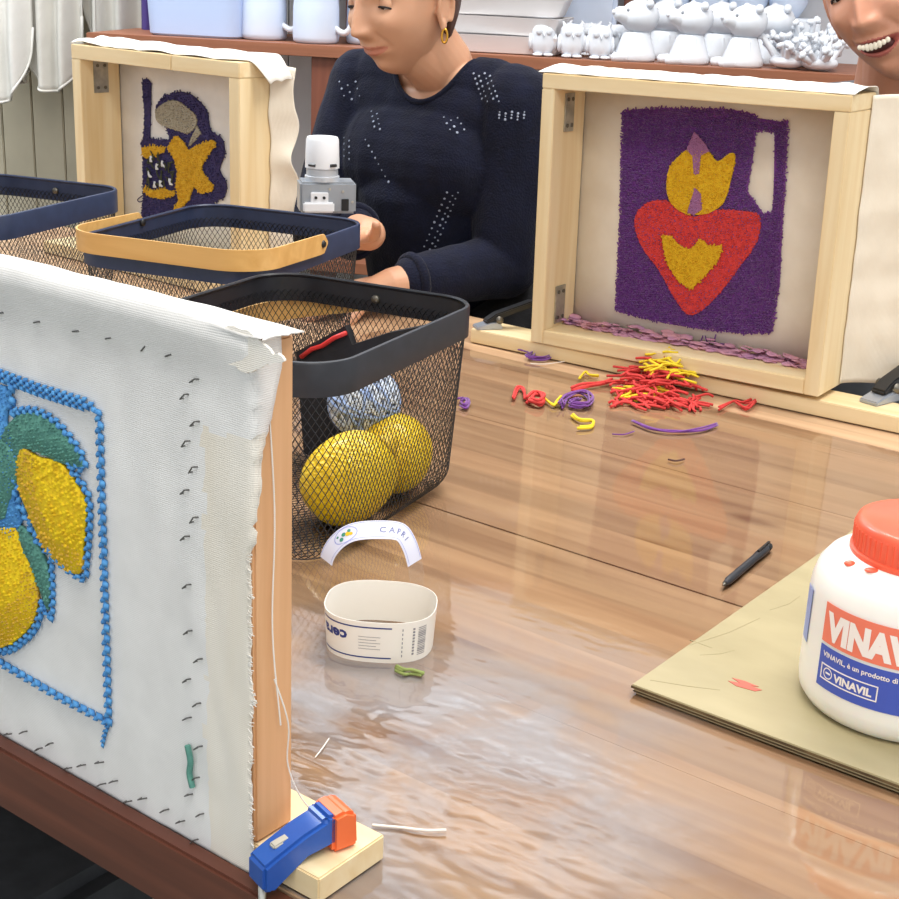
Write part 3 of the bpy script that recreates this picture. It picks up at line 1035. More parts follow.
def yarn_ball(label, c, r, m1, m2, n=26):
    t = thing('yarn_ball', label, 'yarn', W(c))
    for q, (m, nm) in enumerate(((m1, 'wound_yarn'), (m2, 'outer_yarn'))):
        b_ = MB()
        if q == 0: ball(b_, (0, 0, 0), r * 0.93)
        for k in range(n if q == 0 else n // 3):
            R = Euler((random.uniform(0, PI), random.uniform(0, PI), random.uniform(0, PI)))
            h_ = random.uniform(-0.5, 0.5) * r
            rr_ = math.sqrt(r * r - h_ * h_) * (1.0 if q == 0 else 1.03)
            pp = [R.to_matrix() @ Vector((rr_ * math.cos(2 * PI * s_ / 28), rr_ * math.sin(2 * PI * s_ / 28), h_)) for s_ in range(28)]
            b_.tube(pp, r * 0.055, 5, closed=True)
        b_.build(nm, m, t, smooth=True)
    return t


yarn_ball('pale blue and white yarn ball above the lemons in the nearest basket', (LQ3.x, LQ3.y, LQ3.z), 0.034, M_YW, M_YB)
# black pouch with red zip
PF = Frame(B3P[0] + 0.118 * 0.434, B3P[1] + 0.118 * 0.9, -0.449)
pch = thing('zip_pouch', 'flat black pouch with a red zip leaning in the nearest basket', 'pouch', (PF.o.x, PF.o.y, TZ), -0.449)
b = MB()
pp = [PF.face(px, py) for px, py in ((296, 352), (345, 326), (352, 345), (388, 333), (428, 325), (418, 362), (385, 372))]
pp += [(pp[-1][0] - 0.01, 0.004), (pp[0][0] + 0.01, 0.004)]
b.prism([(x, min(z, 0.165)) for x, z in pp], 0.0, 0.010); b.build('body', mat('black_cloth', '1b1a1e', 0.8, '252429', 30, bump=0.3, bscale=90), pch)
b = MB(); zp_ = [PF.face(px, py, -0.003) for px, py in ((301, 357), (312, 349), (322, 346), (334, 338), (346, 333))]
b.tube([(x, -0.003, z) for x, z in zp_], 0.0025, 6); b.build('zip', mat('red_zip', 'd6322f', 0.5), pch, smooth=True)
# coloured reels in the left basket
for k, (dx_, dy_, col, nm) in enumerate(((0.06, -0.055, 'c8403a', 'red'), (0.04, -0.1, '3f77b8', 'blue'))):
    t = thing('yarn_reel', nm + ' yarn reel lying in the far left basket', 'yarn', W((B1P[0] + dx_, B1P[1] + dy_, 0.0195)))
    t.rotation_euler = (PI / 2, 0, 0.4 + k)
    b = MB(); b.lathe([(0.008, -0.026), (0.018, -0.026), (0.018, -0.023), (0.009, -0.022), (0.009, 0.022), (0.018, 0.023), (0.018, 0.026), (0.008, 0.026)], 18); b.build('spool', M_WHITE, t, smooth=False)
    b = MB(); b.lathe([(0.0095, -0.0215), (0.0165, -0.021), (0.0172, 0), (0.0165, 0.021), (0.0095, 0.0215)], 18); b.build('thread', mat(nm + '_thread', col, 0.85), t, smooth=True)
# wooden batten end between the two left baskets

# ================================================================== FRAMES SEEN FROM BEHIND
M_PURP = mat('purple_yarn', '74358c', 0.9, '662b80', 150, sheen=0.3)
M_RED = mat('red_yarn', 'd8433f', 0.9, 'c83a38', 150)
M_YEL = mat('golden_yarn', 'dcb41c', 0.9, 'cfa010', 200)
M_MAUVE = mat('mauve_yarn', '9a6790', 0.9)
M_NAVY = mat('dark_violet_yarn', '3c3566', 0.9, '2f2a54', 150)
M_GREY = mat('grey_beige_yarn', 'a8a290', 0.9, '98917f', 200)
M_GOLD = mat('mustard_yarn', 'c79a24', 0.9, 'd9ae2c', 160)
M_DGREEN = mat('dark_green_yarn', '3f4436', 0.9)


def box_frame(t, w, h, d, fw, z0, brackets, pw=M_PINE, seam=None):
    """four planed bars on edge; local x along the frame, y away from the camera"""
    for nm, bx in (('side_bar', (0, fw, 0, d, z0, z0 + h - fw, 2)), ('side_bar', (w - fw, w, 0, d, z0, z0 + h - fw, 2)),
                   ('top_bar', (0, w, 0, d, z0 + h - fw + 0.0003, z0 + h, 0)), ('bottom_bar', (fw, w - fw, 0.0005, d, z0, z0 + fw, 0))):
        if nm == 'top_bar' and seam:
            b_ = MB(); b_.box(0, seam - 0.0004, 0, d, bx[4], bx[5], bev=0.001); b_.build(nm, pw[0], t)
            b_ = MB(); b_.box(seam + 0.0004, w, 0, d, bx[4], bx[5], bev=0.001); b_.build(nm, pw[0], t)
            continue
        b_ = MB(); b_.box(*bx[:6], bev=0.001); b_.build(nm, pw[bx[6]], t)
    for (bz, y0, y1, hh) in brackets:
        b_ = MB(); b_.box(fw + 0.0001, fw + 0.0022, y0, y1, bz, bz + hh, bev=0.0004); br = b_.build('bracket', M_STEEL, t)
        for sy in (0.25, 0.75):
            for sz in (0.16, 0.84):
                q = (fw + 0.0022, y0 + (y1 - y0) * sy, bz + hh * sz)
                b_ = MB(); b_.tube([q, (q[0] + 0.0012, q[1], q[2])], 0.0026, 10); b_.build('screw', M_SCREW, br, smooth=False)


def drape(t, fn, nu, nv, name='canvas_edge', m=None, th=0.0009):
    mb = MB()
    for j in range(nv + 1):
        for i in range(nu + 1): mb.v.append(fn(i / nu, j / nv))
    for j in range(nv):
        for i in range(nu):
            a = j * (nu + 1) + i
            mb.f.append((a, a + 1, a + nu + 2, a + nu + 1)); mb.m.append(0)
    me_ = evalmesh(mb.mesh(name), [('SOLIDIFY', {'thickness': th, 'offset': 0.0})])
    return obj(name, me_, m or M_FLAP, t, smooth=True)


# ---- right frame: burning heart
F3A = P(530.5, 342, 0.02)
A3 = math.radians(-34.5)
F3 = Frame(F3A.x, F3A.y, A3)
W3, H3, D3, FW3, Z3 = 0.399, 0.345, 0.078, 0.0185, 0.0205
f3 = thing('framed_rug', 'open-backed pine frame with purple burning-heart rug on canvas, at right', 'craft frame', W(F3A, 0), A3)
f3.rotation_euler = (0, math.radians(-0.9), A3)
box_frame(f3, W3, H3, D3, FW3, Z3, [(Z3 + H3 - FW3 - 0.054, 0.026, 0.048, 0.048), (Z3 + FW3 + 0.004, 0.026, 0.05, 0.05)])
drape(f3, lambda u, v: (0.002 + (W3 - 0.004) * u, D3 + 0.0012, Z3 + 0.001 + (H3 - 0.002) * v), 4, 4, 'canvas', M_CANVAS_THIN)
# canvas folded over the top and round the right side
drape(f3, lambda u, v: (-0.008 + (W3 + 0.010) * u, 0.003 + 0.004 * nz(u * 14, 2) + (D3 + 0.001) * v, Z3 + H3 + 0.0010 + 0.004 * math.sin(v * PI) * (1 + nz(u * 20, 1)) + 0.0015 * abs(nz(u * 9, v * 3)) + 0.004 * v - (0.010 * max(0, (v - 0.9) * 10) ** 2)), 90, 16, 'folded_canvas_top', M_FLAP)
drape(f3, lambda u, v: (W3 + 0.0015 + 0.010 * abs(nz(v * 5, u * 3)) * u + 0.085 * u ** 1.6, 0.064 + 0.004 * nz(v * 9, 3) + (D3 - 0.01) * u * 0.9, Z3 + 0.003 + (H3 - 0.006 + 0.004 * u) * v), 16, 60, 'folded_canvas_side', M_CANVAS_THIN)
YM = D3 - 0.0


def f3p(pl): return [F3.face(px, py, YM) for px, py in pl]


mug = f3p([(627, 112), (660, 110), (700, 111), (735, 113), (757, 118), (764, 124), (779, 127), (792, 125), (790, 160), (787, 200), (783, 250), (780, 290), (776, 320), (772, 336), (745, 336), (710, 332), (676, 326), (640, 318), (617, 311), (619, 280), (623, 220), (625, 160)])
hole = f3p([(760, 134), (779, 136), (780, 170), (776, 215), (766, 218), (750, 195), (756, 160)])
heart = smoothpoly(f3p([(697, 219), (715, 213), (745, 214), (763, 220), (760, 245), (742, 270), (718, 300), (695, 317), (680, 305), (662, 272), (645, 248), (638, 222), (648, 206), (665, 202), (682, 208)]), 4)
core = f3p([(667, 237), (675, 238), (684, 248), (694, 252), (700, 247), (704, 241), (712, 248), (726, 249), (722, 262), (708, 278), (694, 291), (682, 282), (672, 266), (668, 250)])
flame = smoothpoly(f3p([(690, 216), (676, 206), (671, 190), (674, 170), (684, 158), (694, 151), (702, 153), (712, 152), (722, 164), (735, 156), (740, 160), (736, 180), (728, 205), (714, 215), (702, 217), (697, 216)]), 3)
gapf = f3p([(692, 214), (700, 190), (706, 198), (706, 212), (698, 217)])
tipf = f3p([(700, 134), (712, 148), (714, 154), (706, 158), (704, 176), (699, 176), (698, 158), (692, 152)])
b = MB(); stitches(b, mug, YM, 0.0032, 0.0027, 0.0027, 0.0016, 0.0042, 0.2, holes=[hole], tuft=1, base=False)
# backing slab of the purple area, cut round the handle opening
for q in (f3p([(628, 113), (660, 111), (700, 112), (735, 114), (757, 119), (761, 126), (758, 134), (756, 160), (750, 195), (766, 218), (778, 216), (776, 300), (771, 335), (745, 335), (710, 331), (676, 325), (640, 317), (618, 310), (620, 280), (624, 220)]), f3p([(758, 121), (790, 127), (789, 134), (760, 133)]), f3p([(779, 130), (790, 130), (781, 290), (770, 300), (776, 215)])):
    b.prism(q, YM + 0.0003, YM - 0.0018)
fringe(b, mug, YM, 0.0025, 0.0032, 0.0009, 0.003); fringe(b, hole, YM, 0.0025, 0.0028, 0.0009, 0.003)
stuff(b.build('purple_rug_ground', M_PURP, f3))
b = MB(); stitches(b, heart, YM - 0.0035, 0.0034, 0.0028, 0.0024, 0.0016, 0.0022, 0.5, holes=[core], tuft=1, base=False); b.prism(heart, YM - 0.001, YM - 0.0048); stuff(b.build('red_heart', M_RED, f3))
b = MB(); stitches(b, core, YM - 0.0056, 0.0032, 0.0028, 0.0024, 0.0015, 0.003, 0.5, tuft=1); fringe(b, core, YM - 0.0056, 0.003, 0.003, 0.0009, 0.002)
stitches(b, flame, YM - 0.004, 0.0032, 0.0028, 0.0024, 0.0015, 0.003, 0.5, holes=[gapf], tuft=1); stuff(b.build('yellow_flame_and_core', M_YEL, f3))
b = MB(); stitches(b, gapf, YM - 0.0062, 0.0032, 0.0028, 0.0024, 0.0015, 0.002, 0.5, tuft=1); stitches(b, tipf, YM - 0.0058, 0.0032, 0.0028, 0.0024, 0.0015, 0.002, 0.5, tuft=1); stuff(b.build('mauve_flame_tip', M_MAUVE, f3))
# stray purple loops and dyed smear along the bottom of the canvas
b = MB()
for pl in ([(704, 338), (702, 345), (708, 346), (706, 338)], [(717, 337), (716, 345), (728, 347)], [(712, 340), (710, 350), (714, 354)]):
    b.tube([(x, YM - 0.002, z) for x, z in smoothpoly(f3p(pl), 3, False)], 0.0008, 5)
stuff(b.build('stray_purple_loops', M_PURP, f3))
M_LINT = mat('pink_lint', 'd9a0a8', 0.95, 'bd8ab0', 26, bump=0.4, bscale=200)
b = MB(); n_ = 60
for i in range(n_):
    u = i / (n_ - 1); x = FW3 + 0.004 + (W3 - 2 * FW3 - 0.008) * u
    for k in range(5): b.ell((x + random.uniform(-0.004, 0.004), D3 - 0.004 - random.random() * 0.03, Z3 + FW3 + 0.0005 + random.random() * 0.002 + (0.006 if random.random() < 0.2 else 0)), (0.007 + 0.004 * random.random(), 0.006, 0.0006 + 0.0009 * random.random()), Euler((random.random() * 0.3, random.random() * 0.3, random.random() * 3)), 2)
stuff(b.build('lint_on_ledge', M_LINT, f3, smooth=True))

bb3 = thing('base_board', 'pale pine batten under the heart frame, clamped at both ends', 'batten', W(P(470, 343, 0.0), 0.0), math.radians(-33.9))
b = MB(); b.box(0, 0.66, 0.0, 0.056, 0.0015, 0.0203, bev=0.001); b.build('board', M_PINE[0], bb3)


def black_clamp(label, loc, rz, s=1.0, z=0.0203):
    t = thing('spring_clamp', label, 'clamp', W((loc[0], loc[1], z)), rz)
    t.scale = (s, s, s)
    b_ = MB(); ramp_prism(b_, [(-0.028, 0.0), (-0.028, 0.004), (-0.008, 0.009), (0.006, 0.010), (0.010, 0.0)], 0.020, Vector((0, 0, 0)), Vector((1, 0, 0)), uz, Vector((0, 1, 0)), bev=0.001)
    b_.build('jaw', mat('silver_grey_jaw', 'aeb4be', 0.35, metal=0.6), t)
    b_ = MB(); ramp_prism(b_, [(-0.014, 0.007), (0.0, 0.012), (0.055, 0.030), (0.058, 0.036), (0.050, 0.037), (0.0, 0.021), (-0.014, 0.012)], 0.016, Vector((0, 0, 0)), Vector((1, 0, 0)), uz, Vector((0, 1, 0)), bev=0.0015)
    b_.build('handle', M_BLACK, t, angle=35)
    b_ = MB(); b_.tube([(0.004, -0.0125, 0.013), (0.004, 0.0125, 0.013)], 0.005, 12); b_.build('pivot', M_SCREW, t, smooth=True)
    return t


q = P(494, 328, 0.02); black_clamp('black clamp with silver jaw on the left end of the heart frame batten', (q.x, q.y), math.radians(18))
q = P(885, 400, 0.02); black_clamp('black clamp with silver jaw on the right end of the heart frame batten', (q.x, q.y), math.radians(40), 1.25)

# ---- left rear frame: flower figure
F2A = P(80, 250, 0.02)
A2 = math.radians(-38.5)
F2 = Frame(F2A.x, F2A.y, A2)
f2 = thing('framed_rug', 'open-backed pine frame with violet and mustard flower rug, behind the baskets at left', 'craft frame', W(F2A, 0), A2)
W2 = F2.face(239, 66, 0)[0]
H2_, D2, FW2, Z2 = 0.325, 0.076, 0.022, 0.0205
box_frame(f2, W2, H2_, D2, FW2, Z2, [(Z2 + H2_ - FW2 - 0.052, 0.024, 0.052, 0.050)], seam=W2 * 0.62)
drape(f2, lambda u, v: (0.002 + (W2 - 0.004) * u, D2 + 0.0012, Z2 + 0.001 + (H2_ - 0.002) * v), 4, 4, 'canvas', M_CANVAS)
drape(f2, lambda u, v: (-0.006 + (W2 + 0.034) * u, 0.004 + 0.005 * nz(u * 9, 5) + 0.03 * max(0, (u - 0.85) / 0.15) * (1 - v) + (D2 - 0.002) * v, Z2 + H2_ + 0.0012 + 0.006 * abs(nz(u * 5 + 1, v * 2)) * (1 + 2 * max(0, 0.1 - u) * 8) + 0.006 * v - (0.03 * max(0, (u - 0.93) / 0.07) ** 1.5)), 80, 14, 'folded_canvas_top', M_FLAP)
drape(f2, lambda u, v: (W2 + 0.0015 + 0.026 * u + 0.010 * u * nz(v * 5, 1), 0.058 + 0.006 * nz(v * 7, 3) + (D2 - 0.046) * u * 0.9 + 0.015 * u * nz(v * 6, 8), Z2 + 0.004 + (H2_ - 0.006 - 0.006 * u) * v), 14, 60, 'folded_canvas_side', M_CANVAS_THIN)
YM2 = D2


def f2p(pl): return [F2.face(px, py, YM2) for px, py in pl]


def z6(pl): return f2p([(100 + x / 5.286, 60 + y / 5.286) for x, y in pl])


body = smoothpoly(z6([(232, 420), (360, 425), (372, 400), (330, 300), (305, 250), (345, 195), (440, 170), (500, 195), (565, 265), (580, 350), (600, 385), (650, 420), (660, 500), (635, 580), (670, 650), (660, 720), (600, 760), (560, 860), (400, 880), (235, 880), (235, 740), (235, 600), (235, 500)]), 3)
stem = z6([(232, 110), (255, 100), (272, 125), (268, 300), (266, 420), (236, 425), (245, 300), (236, 200)])
grey = smoothpoly(z6([(320, 250), (380, 215), (430, 220), (470, 250), (515, 290), (520, 340), (480, 385), (430, 375), (370, 355), (320, 330), (305, 290)]), 4)
grey2 = z6([(525, 350), (545, 385), (510, 430), (480, 455), (490, 420)])
star = z6([(420, 400), (450, 430), (480, 480), (530, 450), (610, 425), (625, 445), (580, 500), (545, 570), (570, 620), (610, 660), (605, 690), (540, 700), (510, 660), (480, 740), (420, 800), (405, 790), (430, 740), (415, 660), (425, 590), (400, 500), (370, 470), (390, 430)])
arm1 = z6([(235, 465), (300, 455), (355, 465), (350, 485), (260, 515), (238, 500)])
arm2 = z6([(255, 665), (290, 690), (350, 680), (410, 700), (400, 715), (330, 728), (270, 715), (245, 690)])
b = MB()
stitches(b, body, YM2, 0.0046, 0.0040, 0.0032, 0.0018, 0.004, 0.2, tuft=1); fringe(b, body, YM2, 0.004, 0.0042, 0.0011, 0.003)
stitches(b, stem, YM2, 0.0046, 0.0040, 0.0032, 0.0018, 0.004, 0.2, tuft=1); fringe(b, stem, YM2, 0.003, 0.004, 0.001, 0.003)
b.tube([(x, YM2 - 0.002, z) for x, z in smoothpoly(z6([(240, 710), (205, 735), (215, 750), (240, 740)]), 4, False)], 0.0009, 5)
stuff(b.build('violet_rug_ground', M_NAVY, f2))
b = MB(); stitches(b, grey, YM2 - 0.003, 0.004, 0.0034, 0.003, 0.0018, 0.003, 0.2, tuft=1); stitches(b, grey2, YM2 - 0.003, 0.004, 0.0034, 0.003, 0.0018, 0.003, 0.2, tuft=1); stuff(b.build('grey_blossom', M_GREY, f2))
b = MB()
for q in (star, arm1, arm2):
    stitches(b, q, YM2 - 0.003, 0.004, 0.0034, 0.003, 0.0018, 0.004, 0.2, tuft=1); fringe(b, q, YM2 - 0.003, 0.004, 0.004, 0.001, 0.003)
stuff(b.build('mustard_star', M_GOLD, f2))
b = MB()
for k in range(26):
    x, z = z6([(random.uniform(265, 400), random.uniform(500, 670))])[0]
    b.tube([(x, YM2 - 0.006, z), (x + random.uniform(-0.004, 0.004), YM2 - 0.0075, z + random.uniform(-0.01, 0.01)), (x + random.uniform(-0.008, 0.008), YM2 - 0.006, z + random.uniform(-0.016, 0.016))], 0.0014, 5)
stuff(b.build('green_loops', M_DGREEN, f2))
b = MB()
for x_, z_ in ((290, 520), (350, 545), (340, 650), (280, 600), (320, 560), (310, 655), (390, 640)):
    x, z = z6([(x_, z_)])[0]
    for k in range(3): b.tube([(x + random.uniform(-.003, .003), YM2 - 0.007, z + 0.004), (x, YM2 - 0.009, z), (x + random.uniform(-.005, .005), YM2 - 0.007, z - 0.005)], 0.0015, 5)
stuff(b.build('white_loops', M_WHITE, f2))
bb2 = thing('base_board', 'pale pine batten under the violet flower frame, behind the baskets', 'batten', W(F2A, 0.0), A2)
b = MB(); b.box(-0.10, W2 + 0.03, 0.0, 0.066, 0.0015, 0.0203, bev=0.001); b.build('board', M_PINE[0], bb2)

# ================================================================== THINGS ON THE TABLE
# ---- backing board under the bottle
q = P(632, 684, 0.009)
M_BOARD = mat('olive_hardboard', 'aea17c', 0.5, '9e926e', 9, stretch=(0.7, 1.6, 1), bump=0.05, bscale=50, coat=0.15)
M_BOARDE = mat('dark_board_edge', '4a3a22', 0.8, '6a5636', 60)
hb = thing('hardboard_sheet', 'stack of olive hardboard sheets under the glue bottle', 'board', W(q, 0.0), ANG)
for k, (z0, z1, dx_) in enumerate(((0.0009, 0.0032, 0.0025), (0.0038, 0.0062, 0.0012), (0.0068, 0.0090, 0.0))):
    b = MB(); b.box(dx_, 0.45, 0.0 + dx_, 0.46, z0, z1, bev=0.0004); b.build('sheet', M_BOARD, hb)
for z0, z1, dx_ in ((0.0031, 0.0039, 0.0008), (0.0061, 0.0078, -0.0004)):
    b = MB(); b.box(dx_, 0.449, dx_, 0.459, z0, z1); b.build('dark_core', M_BOARDE, hb)
q2 = P(745, 685, 0.009)
b = MB()
sc_ = [(-0.012, -0.003), (-0.004, -0.006), (0.010, -0.004), (0.013, 0.001), (0.004, 0.0015), (0.009, 0.004), (-0.003, 0.005), (-0.012, 0.003), (-0.004, 0.0)]
b.add([(x, y, 0) for x, y in sc_] + [(x, y, 0.0003) for x, y in sc_], [tuple(range(9)), tuple(range(9, 18))] + [(i, (i + 1) % 9, 9 + (i + 1) % 9, 9 + i) for i in range(9)])
o = b.build('paint_stain', mat('pink_red_stain', 'c56150', 0.5), hb); l = hb.matrix_world
qq = Frame(q.x, q.y, ANG).loc(q2); o.location = (qq.x, qq.y, 0.0091)
b = MB()
for (a0, a1) in (((690, 645), (760, 618)), ((700, 655), (735, 650)), ((690, 640), (712, 648)), ((650, 680), (720, 690)), ((770, 610), (800, 596))):
    v0 = Frame(q.x, q.y, ANG).loc(P(*a0, 0.009)); v1 = Frame(q.x, q.y, ANG).loc(P(*a1, 0.009))
    b.tube([(v0.x, v0.y, 0.0088), ((v0.x + v1.x) / 2 + 0.003, (v0.y + v1.y) / 2, 0.0089), (v1.x, v1.y, 0.0088)], 0.0005, 4, flat=1)
stuff(b.build('scratch_marks', mat('grey_scuff', 'a09571', 0.7), hb))

# ---- glue bottle
BR = 0.0715
bc = Vector((0.3285, 0.914, 0.0092))
bo = thing('glue_bottle', 'white plastic glue bottle with orange lid and orange and blue label', 'bottle', W(bc), 0)
M_BOT = mat('milky_plastic', 'f3f0e8', 0.3, sss=0.25, coat=0.15)
prof_ = [(0.0, 0.0025), (0.058, 0.0025), (0.0625, 0.0), (0.0665, 0.002), (0.0705, 0.008), (0.0715, 0.016), (0.0715, 0.03), (0.0712, 0.080), (0.0704, 0.088), (0.0675, 0.098), (0.0620, 0.1055), (0.056, 0.1095), (0.050, 0.112), (0.0455, 0.114), (0.0445, 0.118)]
b = MB(); b.lathe(prof_, 72); b.build('body', M_BOT, bo, smooth=True)
M_LID = mat('orange_lid', 'f4694a', 0.38, 'ee5c3e', 20, coat=0.2)
b = MB()
cz = 0.1125
lp = [(0.0462, cz), (0.0482, cz + 0.0006), (0.0482, cz + 0.0035), (0.0465, cz + 0.0042), (0.0465, cz + 0.0205), (0.0452, cz + 0.0236), (0.0425, cz + 0.025), (0.040, cz + 0.0246), (0.0, cz + 0.0243)]
b.lathe(lp, 60)
b.build('lid', M_LID, bo, smooth=True, angle=40)
b = MB()
for k in range(60):
    a = 2 * PI * k / 60
    b.tube([(0.0464 * math.cos(a), 0.0464 * math.sin(a), cz + 0.006), (0.0464 * math.cos(a), 0.0464 * math.sin(a), cz + 0.019)], 0.0009, 5)
stuff(b.build('lid_ribs', M_LID, bo))
b = MB(); ball(b, (0.055 * math.cos(3.42), 0.055 * math.sin(3.42), 0.1103), (0.004, 0.003, 0.002)); ball(b, (0.0512 * math.cos(3.75), 0.0512 * math.sin(3.75), 0.112), (0.005, 0.003, 0.0015))
b.build('orange_glue_drips', M_LID, bo, smooth=True)
# label wrapped on the body; angle measured from the direction to the camera
cdir = math.atan2(-bc.y, -bc.x)


def on_bottle(u, v, d=0.0):
    """u = metres around (left to right seen from outside), v = height"""
    a = cdir + u / BR + LAB0
    r = BR + 0.0002 + d
    return (r * math.cos(a), r * math.sin(a), v)


def bottle_angle(px, py):
    best = None
    for k in range(-90, 91):
        a = cdir + math.radians(k)
        q_ = bc + Vector((BR * math.cos(a), BR * math.sin(a), 0))
        for zz in range(20, 110, 2):
            w_ = q_ + Vector((0, 0, zz / 1000)) - CO
            x = 449.5 + FPX * w_.dot(RT) / w_.dot(fwd); y = 449.5 - FPX * w_.dot(UP) / w_.dot(fwd)
            e = abs(x - px) + abs(y - py)
            if best is None or e < best[0]: best = (e, k, zz / 1000)
    return best


LAB0 = 0
k1 = bottle_angle(828, 600); k2 = bottle_angle(823, 640); k3 = bottle_angle(817, 684)
LAB0 = math.radians(k2[1])
zt, zm, zb = k1[2] + 0.0, k2[2], k3[2]
LW = 0.118
print('LABEL', k1, k2, k3)


def wrap_rect(mb, u0, u1, v0, v1, d, mi=0, n=30):
    vs_ = [on_bottle(u0 + (u1 - u0) * i / n, v, dd) for dd in (d, d - 0.0003) for v in (v0, v1) for i in range(n + 1)]
    m_ = n + 1; fs = []
    for i in range(n): fs += [(i, i + 1, m_ + i + 1, m_ + i), (2 * m_ + i, 3 * m_ + i, 3 * m_ + i + 1, 2 * m_ + i + 1), (m_ + i, m_ + i + 1, 3 * m_ + i + 1, 3 * m_ + i), (i, 2 * m_ + i, 2 * m_ + i + 1, i + 1)]
    mb.add(vs_, fs, mi)


def wrap_text(mb, s, size, u, v, d, bold=0.0, sx=1.0, mi=0):
    tv, tf = text_mesh(s, size, bold, sx, 0.004)
    mb.add([on_bottle(u + x, v + y, d) for x, y in tv], tf, mi)


M_LORANGE = mat('label_orange', 'f07f64', 0.4); M_LBLUE = mat('label_blue', '4058b8', 0.4); M_LWHITE = mat('label_white', 'f6efe8', 0.4)
b = MB(); wrap_rect(b, 0, LW, zm + 0.0012, zt, 0.0002); b.build('orange_label', M_LORANGE, bo)
b = MB(); wrap_rect(b, 0, LW, zb, zm - 0.0012, 0.0002); b.build('blue_label', M_LBLUE, bo)
b = MB()
hh = zt - zm
wrap_text(b, 'VINAVIL', hh * 0.86, 0.0055, zm + hh * 0.19, 0.0005, bold=0.0016, sx=0.80)
b.build('orange_label_lettering', M_LWHITE, bo, fix=False)
b = MB(); h2 = zm - zb
wrap_text(b, 'VINAVIL, è un prodotto di qualità', 0.0052, 0.004, zm - 0.0085, 0.0005, bold=0.00012)
wrap_text(b, 'VINAVIL', 0.0078, 0.0165, zb + h2 * 0.285, 0.0005, bold=0.00035, sx=1.0)
u0, u1, v0, v1 = 0.0035, 0.049, zb + h2 * 0.20, zb + h2 * 0.56
for (a0, a1, c0_, c1_) in ((u0, u1, v0, v0 + 0.0008), (u0, u1, v1 - 0.0008, v1), (u0, u0 + 0.0008, v0, v1), (u1 - 0.0008, u1, v0, v1)): wrap_rect(b, a0, a1, c0_, c1_, 0.0005, n=12)
for k in range(20):
    a = 2 * PI * k / 20; a_ = 2 * PI * (k + 1) / 20
    cu_, cv_ = 0.0105, (v0 + v1) / 2
    b.add([on_bottle(cu_ + r * math.cos(t_), cv_ + r * math.sin(t_), 0.0005) for t_, r in ((a, 0.0042), (a_, 0.0042), (a_, 0.0034), (a, 0.0034))], [(0, 1, 2, 3)])
wrap_rect(b, 0.0085, 0.0125, cv_ - 0.0006, cv_ + 0.0006, 0.0005, n=3)
b.build('blue_label_lettering', M_LWHITE, bo, fix=False)
b = MB(); wrap_rect(b, -0.035, -0.022, zm - 0.012, zm + 0.028, 0.0002, n=6); b.build('side_label', mat('pale_blue_print', '93a5d8', 0.4), bo)

# ---- pen
q = P(746, 567, 0.0045); q0 = P(723, 586, 0.0045); q1 = P(770, 546, 0.0045)
pn = thing('marker_pen', 'thin black pen lying on the table near the glue bottle', 'pen', W(q0, 0.0052), math.atan2(q1.y - q0.y, q1.x - q0.x))
PL = (q1 - q0).length
M_PEN = mat('black_rubbery_plastic', '26262b', 0.4)
b = MB(); b.tube([(0.004, 0, 0), (0.010, 0, 0), (0.012, 0, 0), (PL * 0.7, 0, 0), (PL * 0.72, 0, 0), (PL * 0.9, 0, 0)], [0.0022, 0.003, 0.0036, 0.0036, 0.0041, 0.0041], 14); b.build('barrel', M_PEN, pn, smooth=True, angle=35)
b = MB(); b.tube([(0, 0, 0), (0.005, 0, 0)], [0.0008, 0.0021], 10); b.build('tip', M_SCREW, pn, smooth=True)
b = MB(); b.tube([(PL * 0.9, 0, 0), (PL * 0.97, 0, 0), (PL, 0, 0)], [0.0041, 0.0038, 0.0024], 12); b.build('cap_end', M_BLACK, pn, smooth=True)
b = MB(); b.box(PL * 0.72, PL * 0.97, -0.0012, 0.0012, 0.0042, 0.0054, bev=0.0003); b.build('clip', M_BLACK, pn)

# ---- paper bands
M_PAPER = mat('glossy_white_paper', 'f2efe6', 0.35, coat=0.3)
M_PRINT = mat('navy_print', '27357e', 0.5); M_PRINTG = mat('grey_print', '8b8a90', 0.5); M_PRINTB = mat('blue_print', '3b58b8', 0.5)
rc = Vector((-0.047, 0.988, 0.0012)); RX, RY, RH = 0.0405, 0.036, 0.0335


def sup(a, n=2.6):
    c_, s_ = math.cos(a), math.sin(a)
    return (math.copysign(abs(c_) ** (2 / n), c_) * RX, math.copysign(abs(s_) ** (2 / n), s_) * RY)


tab = [0.0]; NT = 720
for k in range(NT): p0 = sup(2 * PI * k / NT); p1 = sup(2 * PI * (k + 1) / NT); tab.append(tab[-1] + math.hypot(p1[0] - p0[0], p1[1] - p0[1]))
PER = tab[-1]


def ringpt(s, v, d=0.0):
    """s metres round from the front centre (angle -90 deg), positive to the right"""
    s0 = tab[NT * 3 // 4]
    q_ = (s0 + s) % PER
    import bisect
    k = min(max(bisect.bisect_left(tab, q_) - 1, 0), NT - 1)
    f = (q_ - tab[k]) / (tab[k + 1] - tab[k]); a = 2 * PI * (k + f) / NT
    x, y = sup(a); l_ = math.hypot(x, y)
    fl = 1.0 + 0.05 * (v / RH)
    return (x * fl * (1 + d / l_), y * fl * (1 + d / l_), v)


ring = thing('paper_ring', 'white printed paper band standing as a ring on the table, blue lettering', 'paper band', W(rc), -0.06)
b = MB(); n = 120
for (d, v) in ((0, 0), (0, RH), (-0.0005, RH), (-0.0005, 0)):
    b.v += [ringpt(PER * i / n, v, d) for i in range(n)]
for a in range(4):
    for i in range(n):
        i2 = (i + 1) % n; c = (a + 1) % 4
        b.f.append((a * n + i, a * n + i2, c * n + i2, c * n + i)); b.m.append(0)
b.build('band', M_PAPER, ring, smooth=True, angle=40)


